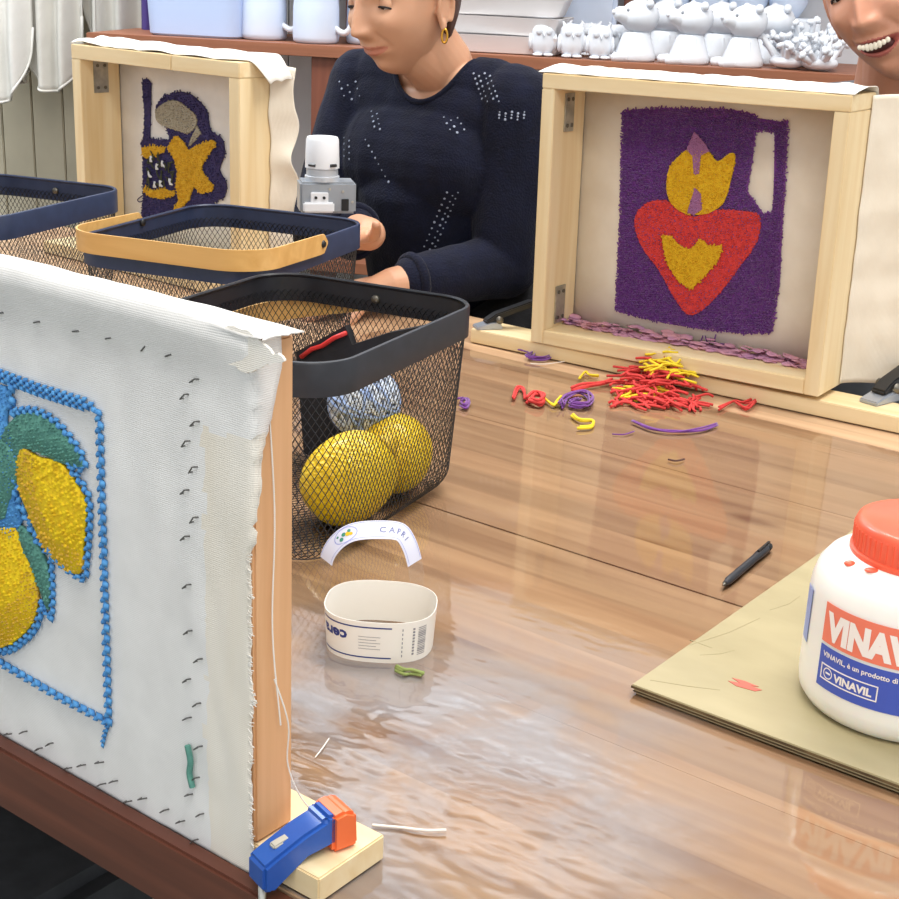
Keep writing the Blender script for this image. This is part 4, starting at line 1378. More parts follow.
def ring_rect(mb, s0, s1, v0, v1, n_=12):
    vs_ = [ringpt(s0 + (s1 - s0) * i / n_, v, 0.0002) for v in (v0, v1) for i in range(n_ + 1)]
    mb.add(vs_, [(i, i + 1, n_ + 2 + i, n_ + 1 + i) for i in range(n_)])


b = MB(); ring_rect(b, -0.046, 0.012, 0.0035, 0.0046, 30); ring_rect(b, -0.046, 0.012, 0.0285, 0.0296, 30); b.build('navy_lines', M_PRINT, ring, fix=False)
tv, tf = text_mesh('cera', 0.0125, 0.00045, 1.1, 0.002)
mx_ = max(x for x, y in tv)
b = MB(); b.add([ringpt(-0.0205 - x, 0.0235 - y, 0.0002) for x, y in tv], tf); b.build('lettering', M_PRINT, ring, fix=False)['label'] = 'upside-down blue lettering'
b = MB()
random.seed(3)
for k in range(16): 
    v = 0.005 + k * 0.0015; ring_rect(b, 0.032, 0.0395, v, v + random.choice((0.0006, 0.0009)), 4)
for k in range(9):
    v = 0.006 + k * 0.0026; ring_rect(b, 0.0275, 0.0292, v, v + 0.0016, 2)
for k in range(7):
    v = 0.005 + k * 0.0036; ring_rect(b, 0.0195, 0.0202, v, v + 0.002, 1)
for k in range(5): ring_rect(b, -0.012, 0.004 - k % 2 * 0.003, 0.011 + k * 0.0025, 0.0114 + k * 0.0025, 4)
b.build('small_print', M_PRINTG, ring, fix=False)

# arched label loop behind it
mc_ = bpy.data.materials.new('clear_tape'); mc_.use_nodes = True
nt = mc_.node_tree; nt.nodes.clear()
out = nt.nodes.new('ShaderNodeOutputMaterial'); mx = nt.nodes.new('ShaderNodeMixShader'); mx.inputs[0].default_value = 0.12
tr = nt.nodes.new('ShaderNodeBsdfTransparent'); gl = nt.nodes.new('ShaderNodeBsdfGlossy'); gl.inputs['Roughness'].default_value = 0.15
nt.links.new(tr.outputs[0], mx.inputs[1]); nt.links.new(gl.outputs[0], mx.inputs[2]); nt.links.new(mx.outputs[0], out.inputs[0])
M_CLEAR = mc_
AY = 1.055
a0 = PY(318, 572, AY); a1 = PY(355, 531, AY); a2 = PY(400, 533, AY); a3 = PY(422, 572, AY); a4 = PY(425, 592, AY)
lp_ = [(a0.x + 0.004, 0.001)] + [(PY(px, py, AY).x, PY(px, py, AY).z + 0.004) for px, py in ((319, 590), (320, 562), (331, 543), (350, 531), (378, 528), (403, 531), (415, 546), (422, 570), (424, 592))] + [(a4.x - 0.001, 0.001)]
lp_ = smoothpoly(lp_, 10, False)
arc_l = [0.0]
for p0, p1 in zip(lp_[:-1], lp_[1:]): arc_l.append(arc_l[-1] + math.hypot(p1[0] - p0[0], p1[1] - p0[1]))
AL = arc_l[-1]; BWD = 0.0165
import bisect as _bi


def archpt(s, v, d=0.0):
    """s along the arch from its left foot, v across the band (0 front .. BWD back)"""
    k = min(max(_bi.bisect_left(arc_l, s) - 1, 0), len(lp_) - 2)
    f = (s - arc_l[k]) / max(arc_l[k + 1] - arc_l[k], 1e-9)
    x = lp_[k][0] + (lp_[k + 1][0] - lp_[k][0]) * f; z = lp_[k][1] + (lp_[k + 1][1] - lp_[k][1]) * f
    tx, tz = lp_[k + 1][0] - lp_[k][0], lp_[k + 1][1] - lp_[k][1]; l_ = math.hypot(tx, tz) or 1
    nx_, nz_ = -tz / l_, tx / l_
    # the band leans: front edge lower, tipped to face the viewer
    fl = (BWD - v) / BWD
    return (x + nx_ * (d - fl * 0.0105), AY + (v - BWD / 2) * 0.75 , z + nz_ * (d - fl * 0.0105))


def arch_strip(name, s0, s1, m, parent, v0=0.0, v1=BWD, d=0.0, n_=40, th=0.0004):
    mb = MB()
    for dd in (d, d - th):
        for v in (v0, v1): mb.v += [archpt(s0 + (s1 - s0) * i / n_, v, dd) for i in range(n_ + 1)]
    m_ = n_ + 1
    for i in range(n_):
        mb.f += [(i, i + 1, m_ + i + 1, m_ + i), (2 * m_ + i, 3 * m_ + i, 3 * m_ + i + 1, 2 * m_ + i + 1), (m_ + i, m_ + i + 1, 3 * m_ + i + 1, 3 * m_ + i), (i, 2 * m_ + i, 2 * m_ + i + 1, i + 1)]
        mb.m += [0] * 4
    return mb.build(name, m, parent, smooth=True, angle=40)


arch = thing('paper_loop', 'arched pale blue and white label strip lettered CAPRI behind the paper ring', 'paper band', W((0, 0, 0.0)), 0)
arch_strip('clear_end', 0.0, AL * 0.19, M_CLEAR, arch); arch_strip('clear_end', AL * 0.80, AL, M_CLEAR, arch)
arch_strip('label_strip', AL * 0.19, AL * 0.80, mat('pale_blue_paper', 'dfe3f6', 0.4), arch)
b = MB()
for v in (0.0012, BWD - 0.0016):
    vs_ = [archpt(AL * (0.20 + 0.59 * i / 40), v + dv, 0.0003) for dv in (0, 0.0004) for i in range(41)]
    b.add(vs_, [(i, i + 1, 42 + i, 41 + i) for i in range(40)])
b.build('edge_lines', mat('lilac_print', '9aa2dc', 0.5), arch, fix=False)
tv, tf = text_mesh('C A P R I', 0.0062, 0.00005, 1.15, 0.002)
b = MB(); b.add([archpt(AL * 0.52 + x * 1.15, 0.0055 + y * 1.15, 0.0003) for x, y in tv], tf); b.build('lettering', mat('slate_print', '7178a8', 0.5), arch, fix=False)
b = MB()
for k in range(24):
    a = 2 * PI * k / 24; a_ = 2 * PI * (k + 1) / 24
    b.add([archpt(AL * 0.36 + r * 1.9 * math.cos(t_), BWD / 2 + r * math.sin(t_), 0.0003) for t_, r in ((a, 0.0066), (a_, 0.0066), (a_, 0.0061), (a, 0.0061))], [(0, 1, 2, 3)])
b.build('medallion_ring', mat('lilac_print', '9aa2dc'), arch, fix=False)
for (m, cs) in ((M_LEMTIP, ((0.002, 0.0, 0.002), (0.0045, -0.001, 0.0015))), (mat('leaf_green_print', '3f8f7a', 0.5), ((-0.004, -0.002, 0.0018), (-0.001, 0.001, 0.0018), (0.0035, 0.0022, 0.0014), (-0.006, 0.002, 0.001)))):
    b = MB()
    for cx_, cv_, r in cs:
        for k in range(8):
            a = 2 * PI * k / 8; a_ = 2 * PI * (k + 1) / 8
            b.add([archpt(AL * 0.36 + cx_ * 1.3 + q_ * r * 1.3 * math.cos(t_), BWD / 2 + cv_ + q_ * r * math.sin(t_), 0.00035) for t_, q_ in ((a, 1), (a_, 1), (a, 0))], [(0, 1, 2)])
    b.build('medallion_print', m, arch, fix=False)

# ---- scraps: isolated yarn bits, each a thing
random.seed(11)
M_YS = {'red': M_RED, 'yellow': mat('bright_yellow_yarn', 'e8cc2c', 0.9), 'purple': M_PURP, 'green': mat('green_fibre', '8a9a58', 0.9), 'dark': mat('dark_fibre', '5b3f38', 0.9), 'white': mat('white_thread', 'ece6de', 0.8)}


def scrap(label, col, pl, r=0.0016, n_=1, spread=0.004):
    c_ = P(*pl[len(pl) // 2], 0.0)
    b_ = MB()
    for k in range(n_):
        pts_ = []
        for (px, py) in pl:
            q_ = P(px, py, 0.0) - c_
            pts_.append((q_.x + random.uniform(-spread, spread) * (n_ > 1), q_.y + random.uniform(-spread, spread) * (n_ > 1), r + 0.0012 + k * r * 0.9 + random.random() * 0.0015))
        b_.tube(smoothpoly(pts_, 5, False), r, 5)
    o_ = b_.build('yarn_scrap', M_YS[col], smooth=True); o_.location = W(c_, 0)
    return tag(o_, label, 'yarn')


scrap('looped red yarn scrap, farthest left of the scraps before the heart frame', 'red', [(514, 402), (518, 392), (523, 392), (526, 402)], 0.0016, 2, 0.002)
scrap('small red yarn clump between red loop and yellow scraps', 'red', [(528, 405), (535, 399), (543, 401), (540, 408), (530, 406)], 0.002, 4, 0.003)
scrap('short yellow yarn scrap next to the small purple tangle', 'yellow', [(546, 401), (552, 408), (558, 404), (562, 398)], 0.0016, 2)
scrap('purple yarn tangle among the scraps before the heart frame', 'purple', [(560, 410), (566, 402), (580, 397), (592, 402), (586, 410), (568, 408), (578, 404)], 0.0011, 7, 0.005)
scrap('hooked yellow yarn scrap nearest the camera of the scraps', 'yellow', [(572, 418), (580, 424), (592, 425), (590, 430), (578, 431)], 0.0018, 2, 0.002)
scrap('fine purple yarn strand curved across the table before the heap', 'purple', [(634, 425), (650, 432), (672, 435), (700, 433), (716, 428)], 0.0011, 3, 0.003)
scrap('short purple strand left of the curved purple strand', 'purple', [(612, 436), (624, 437), (634, 434)], 0.0008)
scrap('red yarn curl to the right of the heap', 'red', [(718, 412), (732, 404), (744, 407), (756, 402), (746, 412), (736, 406)], 0.0014, 3, 0.004)
scrap('purple yarn bits near the left end of the heart frame batten', 'purple', [(520, 353), (532, 356), (528, 361), (544, 362), (552, 358)], 0.001, 5, 0.004)
scrap('single purple tuft on the table right of the nearest basket', 'purple', [(460, 405), (464, 403), (468, 406), (465, 411), (461, 409)], 0.0014, 4, 0.003)
scrap('white thread lying under the heart frame batten', 'white', [(530, 366), (548, 366), (575, 361)], 0.0006)
scrap('tiny dark fibre on the table below the curved purple strand', 'dark', [(668, 462), (676, 464), (684, 462)], 0.0011)
scrap('green fibre scrap in front of the paper ring', 'green', [(396, 674), (404, 678), (412, 676), (424, 679)], 0.0013, 3, 0.002)
scrap('white wire-like thread beside the clamped batten', 'white', [(372, 829), (400, 831), (425, 835), (446, 835)], 0.0009)
scrap('short white thread on the plastic near the table front', 'white', [(315, 760), (322, 752), (329, 742)], 0.0005)
scrap('small red yarn scrap left of the heap with purple ends', 'red', [(572, 394), (585, 389), (600, 388), (612, 384)], 0.0018, 3, 0.004)
scrap('small yellow hook of yarn at the heap left edge', 'yellow', [(580, 382), (585, 375), (590, 378), (600, 379)], 0.0014, 2, 0.002)
# the heap itself: nobody could count it
hc = P(655, 385, 0.0)
for col, cnt, box_, h_ in (('red', 190, (602, 716, 374, 410), 0.036), ('yellow', 60, (640, 696, 380, 394), 0.046), ('yellow', 26, (612, 676, 395, 402), 0.012), ('purple', 22, (650, 720, 352, 375), 0.02)):
    b = MB()
    for k in range(cnt):
        px = random.triangular(box_[0], box_[1], (box_[0] + box_[1]) / 2); py = random.uniform(box_[2], box_[3])
        q_ = P(px, py, 0.0) - hc
        e = 1 - min(1, math.hypot((px - 662) / 58, (py - 384) / 30))
        z_ = 0.0025 + e * h_ * (random.random() if h_ < 0.04 else 0.55 + 0.45 * random.random())
        a = random.gauss(-0.5, 0.9); L_ = random.uniform(0.008, 0.022)
        pts_ = [(q_.x + L_ * t_ * math.cos(a + 0.6 * t_ * random.uniform(-1, 1)), q_.y + L_ * t_ * math.sin(a), z_ + 0.004 * math.sin((t_ + 1) * 1.6) * random.random()) for t_ in (-1, -0.4, 0.3, 1)]
        b.tube(smoothpoly(pts_, 3, False), 0.0017, 5)
    o = b.build('yarn_heap', M_YS[col], smooth=True); o.location = W(hc, 0)
    lab = {('red', 190): 'heap of cut red yarn scraps in front of the heart frame', ('yellow', 60): 'tuft of yellow yarn on top of the red scrap heap', ('yellow', 26): 'line of yellow yarn along the front of the red heap', ('purple', 22): 'purple yarn scraps behind the red heap against the batten'}[(col, cnt)]
    tag(o, lab, 'yarn', kind='stuff')

# ================================================================== THE TUFTING MACHINE held by the woman
q = PY(328, 192, 1.95)
mc = thing('tufting_machine', 'small grey metal punch-needle machine with white cap held by the woman', 'machine', W((q.x, q.y, q.z - 0.030)), math.radians(12))
M_MACH = mat('grey_metal_housing', 'a3a9b0', 0.4, '959ba3', 20, metal=0.35)
M_MACHW = mat('white_machine_plastic', 'e4e6ea', 0.4)
b = MB(); b.box(-0.040, 0.036, -0.020, 0.024, 0.004, 0.046, bev=0.003); b.build('housing', M_MACH, mc, angle=35)
b = MB(); b.lathe([(0.0235, 0.046), (0.0235, 0.052), (0.0215, 0.053), (0.0215, 0.062), (0.0235, 0.063)], 30, o=(-0.008, 0.002, 0.0)); b.build('collar', mat('pale_grey_collar', 'c6cbd2', 0.4, metal=0.3), mc, smooth=True, angle=40)
b = MB(); b.lathe([(0.0232, 0.0632), (0.0232, 0.072), (0.0222, 0.100), (0.0205, 0.1035), (0.0, 0.104)], 30, o=(-0.008, 0.002, 0.0)); b.build('cap', M_MACHW, mc, smooth=True, angle=40)
for a in (-2.3, -1.0, 0.6, 2.2):
    b = MB(); c_ = Vector((-0.008 + 0.0232 * math.cos(a), 0.002 + 0.0232 * math.sin(a), 0.068)); t_ = Vector((-math.sin(a), math.cos(a), 0))
    b.tube([c_ - t_ * 0.005, c_ + t_ * 0.005], 0.0022, 6); b.build('vent_slot', M_BLACK, mc)
b = MB(); b.box(-0.036, 0.006, -0.0265, -0.0202, 0.006, 0.020, bev=0.002); b.box(-0.026, -0.002, -0.0235, -0.0202, 0.018, 0.033, bev=0.001); b.build('front_guide', M_MACHW, mc, angle=35)
for x in (-0.019, -0.008):
    b = MB(); b.tube([(x, -0.0236, 0.026), (x, -0.0252, 0.026)], 0.0020, 10); b.build('screw', M_BLACK, mc)
b = MB(); b.box(0.016, 0.026, -0.0212, -0.0199, 0.008, 0.024, bev=0.0005); b.build('switch', M_BLACK, mc)
for x, z in ((0.018, 0.034), (0.031, 0.020), (0.0, 0.037)):
    b = MB(); b.tube([(x, -0.0198, z), (x, -0.0212, z)], 0.0018, 8); b.build('rivet', M_STEEL, mc)

# ================================================================== PEOPLE
M_SKIN = mat('tanned_skin', 'd0a081', 0.5, 'c89575', 14, sss=0.12, bump=0.03, bscale=300)
M_SKIN2 = mat('rosy_skin', 'cc9478', 0.45, 'c2876c', 14, sss=0.12, bump=0.03, bscale=300)
M_LIP = mat('natural_lips', 'c07c66', 0.4); M_LIP2 = mat('pink_lips', 'b4645a', 0.38)
M_EYEW = mat('eye_white', 'e6ddd4', 0.25); M_IRIS = mat('dark_iris', '2a1a14', 0.2); M_LASH = mat('dark_lashes', '20161a', 0.7)
M_HAIR = mat('brown_hair', '5a3a2c', 0.55, '432a20', 60, stretch=(1, 1, 0.15), bump=0.5, bscale=120)
M_HAIR2 = mat('dark_brown_hair', '3a2620', 0.55, '2b1c18', 60, stretch=(1, 1, 0.15), bump=0.5, bscale=120)
M_TEETH = mat('teeth', 'efe6d2', 0.25); M_MOUTH = mat('mouth_inside', '4a1c1a', 0.6)
M_KNIT = mat('navy_knit', '11152a', 0.95, '0e1122', 40, spec=0.25, bump=0.3, bscale=330, kind='voronoi', sheen=0.05)
M_TROUS = mat('black_trousers', '1d1d20', 0.9, '26262a', 30, bump=0.3, bscale=200)


def head_mesh(smile=0.0, s=1.0, opn=0.0, nose=0.0):
    """head facing -y, z up, origin between the ears at eye height"""
    bm_ = bmesh.new()
    bmesh.ops.create_icosphere(bm_, subdivisions=6, radius=1)
    for v in bm_.verts:
        d = v.co.normalized(); x, y, z = d
        fx, fy, fz = 0.073, 0.094, 0.118
        px, py, pz = x * fx, y * fy, z * fz
        if z > 0: pz = z * 0.112
        if z < 0:
            t = -z
            px *= 1 - 0.30 * t ** 2.0
            if y < 0: py *= 1 + 0.06 * t - 0.08 * t ** 3
            else: py *= 1 - 0.30 * t
            if y < 0: px *= 1 - 0.22 * max(0, t - 0.45) * (1 - abs(x))
        if y < 0: px *= 1 - 0.05 * (-y)
        g = lambda a, b_, sa, sb: math.exp(-((a / sa) ** 2 + (b_ / sb) ** 2))
        if y < 0.15:
            m = min(1, (0.15 - y) / 0.3)
            dy = 0.0
            # nose
            tz = (0.012 - pz) / 0.058
            if -0.2 < tz < 1.25:
                amt = 0.004 + (0.020 + nose) * max(0, min(1, tz)) ** 1.2
                fall = 1 if tz < 0.92 else max(0, 1 - (tz - 0.92) / 0.22)
                if tz < 0.1: fall *= max(0, (tz + 0.2) / 0.3)
                wx = 0.0062 + 0.0042 * max(0, min(1, tz))
                dy -= amt * fall * math.exp(-(px / wx) ** 2)
            for sx_ in (-1, 1):
                dy -= 0.0085 * g(px - sx_ * 0.0125, pz + 0.040, 0.0058, 0.0068)
                dy += 0.0105 * g(px - sx_ * 0.032, pz + 0.001, 0.0165, 0.0115)
                dy -= 0.0035 * g(px - sx_ * 0.030, pz - 0.021, 0.022, 0.008)
                dy -= (0.004 + 0.006 * smile) * g(px - sx_ * 0.042, pz + 0.030, 0.017, 0.016)
                # fold from nose to mouth corner
                fx_ = 0.018 + (-(pz) - 0.040) * 0.5
                if -0.066 < pz < -0.036: dy += (0.0012 + 0.0014 * smile) * math.exp(-((abs(px) - fx_ - 0.004 * smile) / 0.0032) ** 2) * math.sin((-pz - 0.036) / 0.030 * PI)
            cz_ = -0.0695 + smile * (0.006 * (px / 0.025) ** 2)
            mw = 0.024 + 0.004 * smile
            op = opn * 0.0045 * max(0, 1 - (px / mw) ** 2)
            e = max(0, 1 - (abs(px) / (mw + 0.003)) ** 3)
            dy -= (0.0048 + 0.001 * opn) * e * math.exp(-((pz - cz_ - 0.0042 - op) / 0.0036) ** 2)
            dy -= (0.0052 + 0.001 * opn) * e * math.exp(-((pz - cz_ + 0.0055 + op) / 0.0042) ** 2)
            dy += (0.0042 + 0.010 * opn) * (1 if abs(px) < mw else 0) * math.exp(-((pz - cz_) / (0.0018 + op)) ** 2) * max(0, 1 - (px / mw) ** 4)
            dy += 0.0030 * g(abs(px) - mw - 0.002, pz - cz_, 0.004, 0.004)
            dy += 0.0025 * g(px, pz + 0.087, 0.016, 0.005)
            dy -= 0.0100 * g(px, pz + 0.103, 0.018, 0.013)
            py += dy * m
        v.co = Vector((px, py, pz)) * s
    bm_.verts.index_update()
    vs_ = [v.co.copy() for v in bm_.verts]; fs = [[v.index for v in f.verts] for f in bm_.faces]
    bm_.free()
    return vs_, fs


def make_ear(mb, sx, s, M):
    """outer ear: rim, bowl, lobe"""
    t = MB()
    c = Vector((sx * 0.073, 0.012, -0.016))
    pts_ = []
    for k in range(15):
        a = -0.9 + (2 * PI - 1.0) * k / 14
        pts_.append(c + Vector((sx * (0.008 + 0.004 * math.sin(a)), -0.016 * math.cos(a) * -1 + 0.002, 0.029 * math.sin(a) * 1)))
    t.tube(pts_, 0.0042, 8)
    t.ell(c + Vector((sx * 0.003, 0.002, 0.0)), (0.004, 0.015, 0.028), None, 2)
    t.ell(c + Vector((sx * 0.005, -0.004, -0.026)), (0.004, 0.0075, 0.010), None, 2)
    t.ell(c + Vector((sx * 0.003, -0.012, -0.004)), (0.005, 0.005, 0.007), None, 2)
    mb.add([M @ (Vector(v) * s) for v in t.v], t.f)


def eye(t, M, s, sx, skin, look=-0.35):
    c = Vector((sx * 0.0325, -0.0655, -0.001)); r = 0.0125
    def place(mb_, nm, m): mb_.v = [tuple(M @ (Vector(v) * s)) for v in mb_.v]; return mb_.build(nm, m, t, smooth=True)
    b_ = MB(); b_.ell(c, r); e = place(b_, 'eye', M_EYEW)
    d = Vector((0, -math.cos(look), math.sin(look)))
    b_ = MB(); b_.ell(c + d * 0.0072, 0.0063); i = place(b_, 'iris', M_IRIS); i.parent = e
    for lo, hi, rr_, nm in ((-0.18, 1.5, 0.0136, 'upper_eyelid'), (-1.5, -0.62, 0.0133, 'lower_eyelid')):
        mb_ = MB(); nu, nv = 24, 10
        for j in range(nv + 1):
            for k in range(nu + 1):
                az = -1.35 + 2.7 * k / nu
                ed = 0.34 * (az / 1.35) ** 2
                el = (lo - (ed if nm[0] == 'u' else 0)) + (hi - lo) * j / nv if nm[0] == 'u' else lo + (hi + ed - lo) * j / nv
                dd = Vector((math.sin(az) * math.cos(el), -math.cos(az) * math.cos(el), math.sin(el)))
                mb_.v.append(c + dd * rr_)
        for j in range(nv):
            for k in range(nu): a = j * (nu + 1) + k; mb_.f.append((a, a + 1, a + nu + 2, a + nu + 1)); mb_.m.append(0)
        line = [Vector(v) for v in mb_.v[:nu + 1]] if nm[0] == 'u' else None
        place(mb_, nm, skin).parent = e
        if line:
            b_ = MB(); b_.tube([p * 1 + Vector((0, -0.0005, 0)) for p in line], 0.0016, 5); place(b_, 'lashes', M_LASH).parent = e
    b_ = MB(); br = [Vector((sx * x, -0.0905 + abs(x - 0.028) * 0.45, z)) for x, z in ((0.012, 0.020), (0.022, 0.0245), (0.034, 0.026), (0.046, 0.022), (0.053, 0.017))]
    b_.tube(smoothpoly(br, 3, False), 0.0026, 6, flat=1); place(b_, 'eyebrow', M_LASH)


def remesh_union(mb, name, vox, smooth=2):
    me_ = mb.mesh(name)
    return evalmesh(me_, [('REMESH', {'mode': 'VOXEL', 'voxel_size': vox}), ('SMOOTH', {'factor': 0.5, 'iterations': smooth})])


def hand(mb, wrist, d, up, s=1.0, side=1, curl=0.5, spread=0.1, sc=1.0, thumb=0.7):
    """palm and five fingers; d = direction of the fingers, up = back of the hand"""
    d = Vector(d).normalized(); up = Vector(up); up = (up - d * up.dot(d)).normalized(); r = d.cross(up) * side
    w_ = Vector(wrist)
    pc = w_ + d * 0.045 * sc
    for k in range(4):
        o_ = (k - 1.5) * 0.0185 * sc
        mb.cone(w_ + r * o_ * 0.6 + d * 0.006, w_ + r * o_ + d * 0.078 * sc, 0.0145 * sc, 0.0105 * sc, 12)
        base_ = w_ + r * o_ + d * 0.082 * sc
        L_ = (0.078, 0.085, 0.079, 0.062)[k] * sc
        dd = (d + r * spread * (k - 1.5)).normalized(); p = base_; rr_ = 0.0088 * sc
        for q_, fr_ in enumerate((0.45, 0.30, 0.25)):
            an = curl * (0.6 + 0.5 * q_)
            ax_ = r if side > 0 else -r
            dd = Matrix.Rotation(-an * 1.0 * (1 if (d.cross(up)).dot(ax_) > 0 else -1), 3, d.cross(up)) @ dd if False else (dd * math.cos(an) - up * math.sin(an)).normalized() if q_ == 0 else (dd * math.cos(an * 0.8) + (dd.cross(d.cross(up))).normalized() * (-math.sin(an * 0.8)) * (1 if (dd.cross(d.cross(up))).dot(up) > 0 else -1)).normalized()
            n_ = p + dd * L_ * fr_
            mb.cone(p, n_, rr_, rr_ * 0.9, 12); p = n_; rr_ *= 0.9
    tb = w_ + d * 0.022 * sc - r * 0.022 * sc
    td = (d * 0.75 - r * 0.75 - up * 0.2).normalized()
    p = tb; rr_ = 0.0125 * sc
    for q_, l_ in enumerate((0.036, 0.030, 0.024)):
        n_ = p + td * l_ * sc; mb.cone(p, n_, rr_, rr_ * 0.85, 12); p = n_; rr_ *= 0.86; td = (td + d * 0.35 * thumb - up * 0.25).normalized()
    return mb


def person(t, HC, yaw, pitch, roll, s, smile, joints, skin, lip, vox=0.0021, opn=0.0, nose=0.0):
    """head + neck + upper chest as one continuous skin mesh"""
    M = Matrix.Translation(HC) @ Matrix.Rotation(-yaw, 4, 'Z') @ Matrix.Rotation(pitch, 4, 'X') @ Matrix.Rotation(roll, 4, 'Y')
    mb = MB()
    hv, hf = head_mesh(smile, s, opn, nose)
    mb.add([M @ v for v in hv], hf)
    for sx in (-1, 1): make_ear(mb, sx, s, M)
    nb = M @ (Vector((0, 0.028, -0.055)) * s)
    mb.cone(nb, joints['neck'], 0.052 * s, 0.054 * s, 28)
    mb.cone(nb + (M.to_3x3() @ Vector((0, -0.028, -0.012))) * s, joints['neck'] + joints['fwd'] * 0.012, 0.042 * s, 0.046 * s, 24)
    for f in joints['skin']: f(mb)
    me_ = remesh_union(mb, 'body', vox, 2)
    Mi = M.inverted()
    o_ = obj('body', me_, [skin, lip], t, smooth=True)
    mw = 0.025 + 0.004 * smile
    for p in me_.polygons:
        q_ = (Mi @ p.center) / s
        if q_.y < -0.06 and abs(q_.x) < mw:
            cz_ = -0.0695 + smile * (0.006 * (q_.x / 0.025) ** 2); op = opn * 0.0045 * max(0, 1 - (q_.x / mw) ** 2)
            up_ = (0.0068 + op) * (1 - (q_.x / mw) ** 2) ** 0.6 ; dn = (0.0092 + op) * (1 - (q_.x / mw) ** 2) ** 0.6
            if -dn < q_.z - cz_ < up_: p.material_index = 1
    for sx in (-1, 1): eye(t, M, s, sx, skin)
    return M, o_


def hair_cap(t, M, s, m, bun=None, len_=0.0):
    mb = MB()
    for k in range(3): pass
    mb2 = MB(); nu, nv = 64, 40
    for j in range(nv + 1):
        for k in range(nu):
            az = 2 * PI * k / nu; el = PI / 2 - (PI * 0.80) * j / nv
            x, y, z = math.cos(el) * math.sin(az), -math.cos(el) * math.cos(az), math.sin(el)
            # hairline: high on the forehead, behind the ears
            front = max(0, -y)
            lim = 0.55 if front > 0.35 else (max(0.55 - (0.35 - front) * 2.1, 0.13) if y < 0.30 else -0.185 - 0.6 * min(1, y * 1.2))
            zz = max(z, lim)
            sc = math.sqrt(max(0, 1 - zz * zz)) / max(1e-6, math.sqrt(x * x + y * y)) if zz != z else 1
            x *= sc; y *= sc; z = zz
            rip = 1 + 0.012 * math.sin(az * 26 + 3 * nz(x * 4, y * 4, z * 4))
            q_ = Vector((x * 0.0785 * rip, y * 0.100 * rip * (1 if y < 0 else 1 + 0.03), z * (0.121 if z > 0 else 0.126)))
            if z < 0 and y > 0: q_.y *= 1 - 0.22 * (-z); q_.x *= 1 - 0.25 * (-z)
            mb2.v.append(M @ (q_ * s))
    for j in range(nv):
        for k in range(nu): a = j * nu + k; a2 = j * nu + (k + 1) % nu; mb2.f.append((a, a2, a2 + nu, a + nu)); mb2.m.append(0)
    me_ = evalmesh(mb2.mesh('hair'), [('SOLIDIFY', {'thickness': 0.006, 'offset': -1.0})])
    h = obj('hair', me_, m, t, smooth=True)
    if bun:
        b_ = MB(); c = M @ (Vector(bun) * s)
        for k in range(5):
            R = Euler((k * 0.7, k * 0.5, k)).to_matrix()
            b_.tube([c + R @ Vector((0.019 * math.cos(a), 0.019 * math.sin(a), 0)) for a in [2 * PI * q_ / 16 for q_ in range(16)]], 0.013, 8, closed=True)
        b_.build('hair_bun', m, t, smooth=True)
    return h


# ---- woman in the navy knitted jumper
def PZ(v): return Vector(v)


wm = thing('person', 'smiling woman in navy knitted jumper looking down, seated behind the table', 'person', (0, 0, TZ), 0)
fwdb = Vector((-0.6, -0.8, 0)); lat = Vector((0.8, -0.6, 0))
sh_c = Vector((-0.044, 2.262, 0.298))
shR = sh_c + lat * 0.150; shL = sh_c - lat * 0.150 + Vector((0, 0, 0.0))
elR = Vector((0.072, 2.15, 0.055)); wrR = Vector((-0.092, 2.035, 0.046))
elL = Vector((-0.225, 2.25, 0.09)); wrL = Vector((-0.128, 2.035, 0.118))
neck = sh_c + Vector((0.006, -0.02, 0.042))
hip = Vector((0.02, 2.36, -0.20))


def torso(mb, k=0.0, arms=True):
    mb.cone(sh_c + Vector((0, 0, -0.03)) - lat * 0.085, sh_c + Vector((0, 0, -0.03)) + lat * 0.085, 0.066 + k, 0.066 + k, 24)
    mb.cone(sh_c + Vector((0.0, 0.0, -0.10)) - lat * 0.055 + fwdb * 0.02, sh_c + Vector((0, 0, -0.10)) + lat * 0.055 + fwdb * 0.02, 0.092 + k, 0.092 + k, 24)
    mb.cone(sh_c + Vector((0, 0, -0.16)), hip, 0.118 + k, 0.125 + k, 28)
    mb.cone(shR - lat * 0.04 + Vector((0, 0, 0.012)), neck + lat * 0.02 + Vector((0, 0, -0.022)), 0.044 + k, 0.040 + k, 20)
    mb.cone(shL + lat * 0.04 + Vector((0, 0, 0.012)), neck - lat * 0.02 + Vector((0, 0, -0.022)), 0.044 + k, 0.040 + k, 20)
    if arms:
        mb.cone(shR, elR, 0.052 + k, 0.046 + k, 20); mb.cone(shL, elL, 0.052 + k, 0.042 + k, 20)


def skin_arms(mb):
    torso(mb, -0.008, True)
    mb.cone(elR, wrR + Vector((0, 0, 0)), 0.040, 0.025, 20); mb.cone(elL, wrL, 0.036, 0.024, 20)
    mb.cone(wrR - (elR - wrR) * 0.0, wrR + Vector((-0.03, -0.010, -0.012)), 0.025, 0.022, 16)
    hand(mb, wrR + Vector((-0.02, -0.006, -0.006)), Vector((-1, -0.22, -0.22)), (0.0, -0.25, 1), side=1, curl=0.35, sc=0.92)
    hand(mb, wrL + Vector((-0.004, -0.006, 0.002)), Vector((-0.45, -0.85, 0.05)), (0.1, 0.1, -1), side=-1, curl=0.35, sc=0.80)


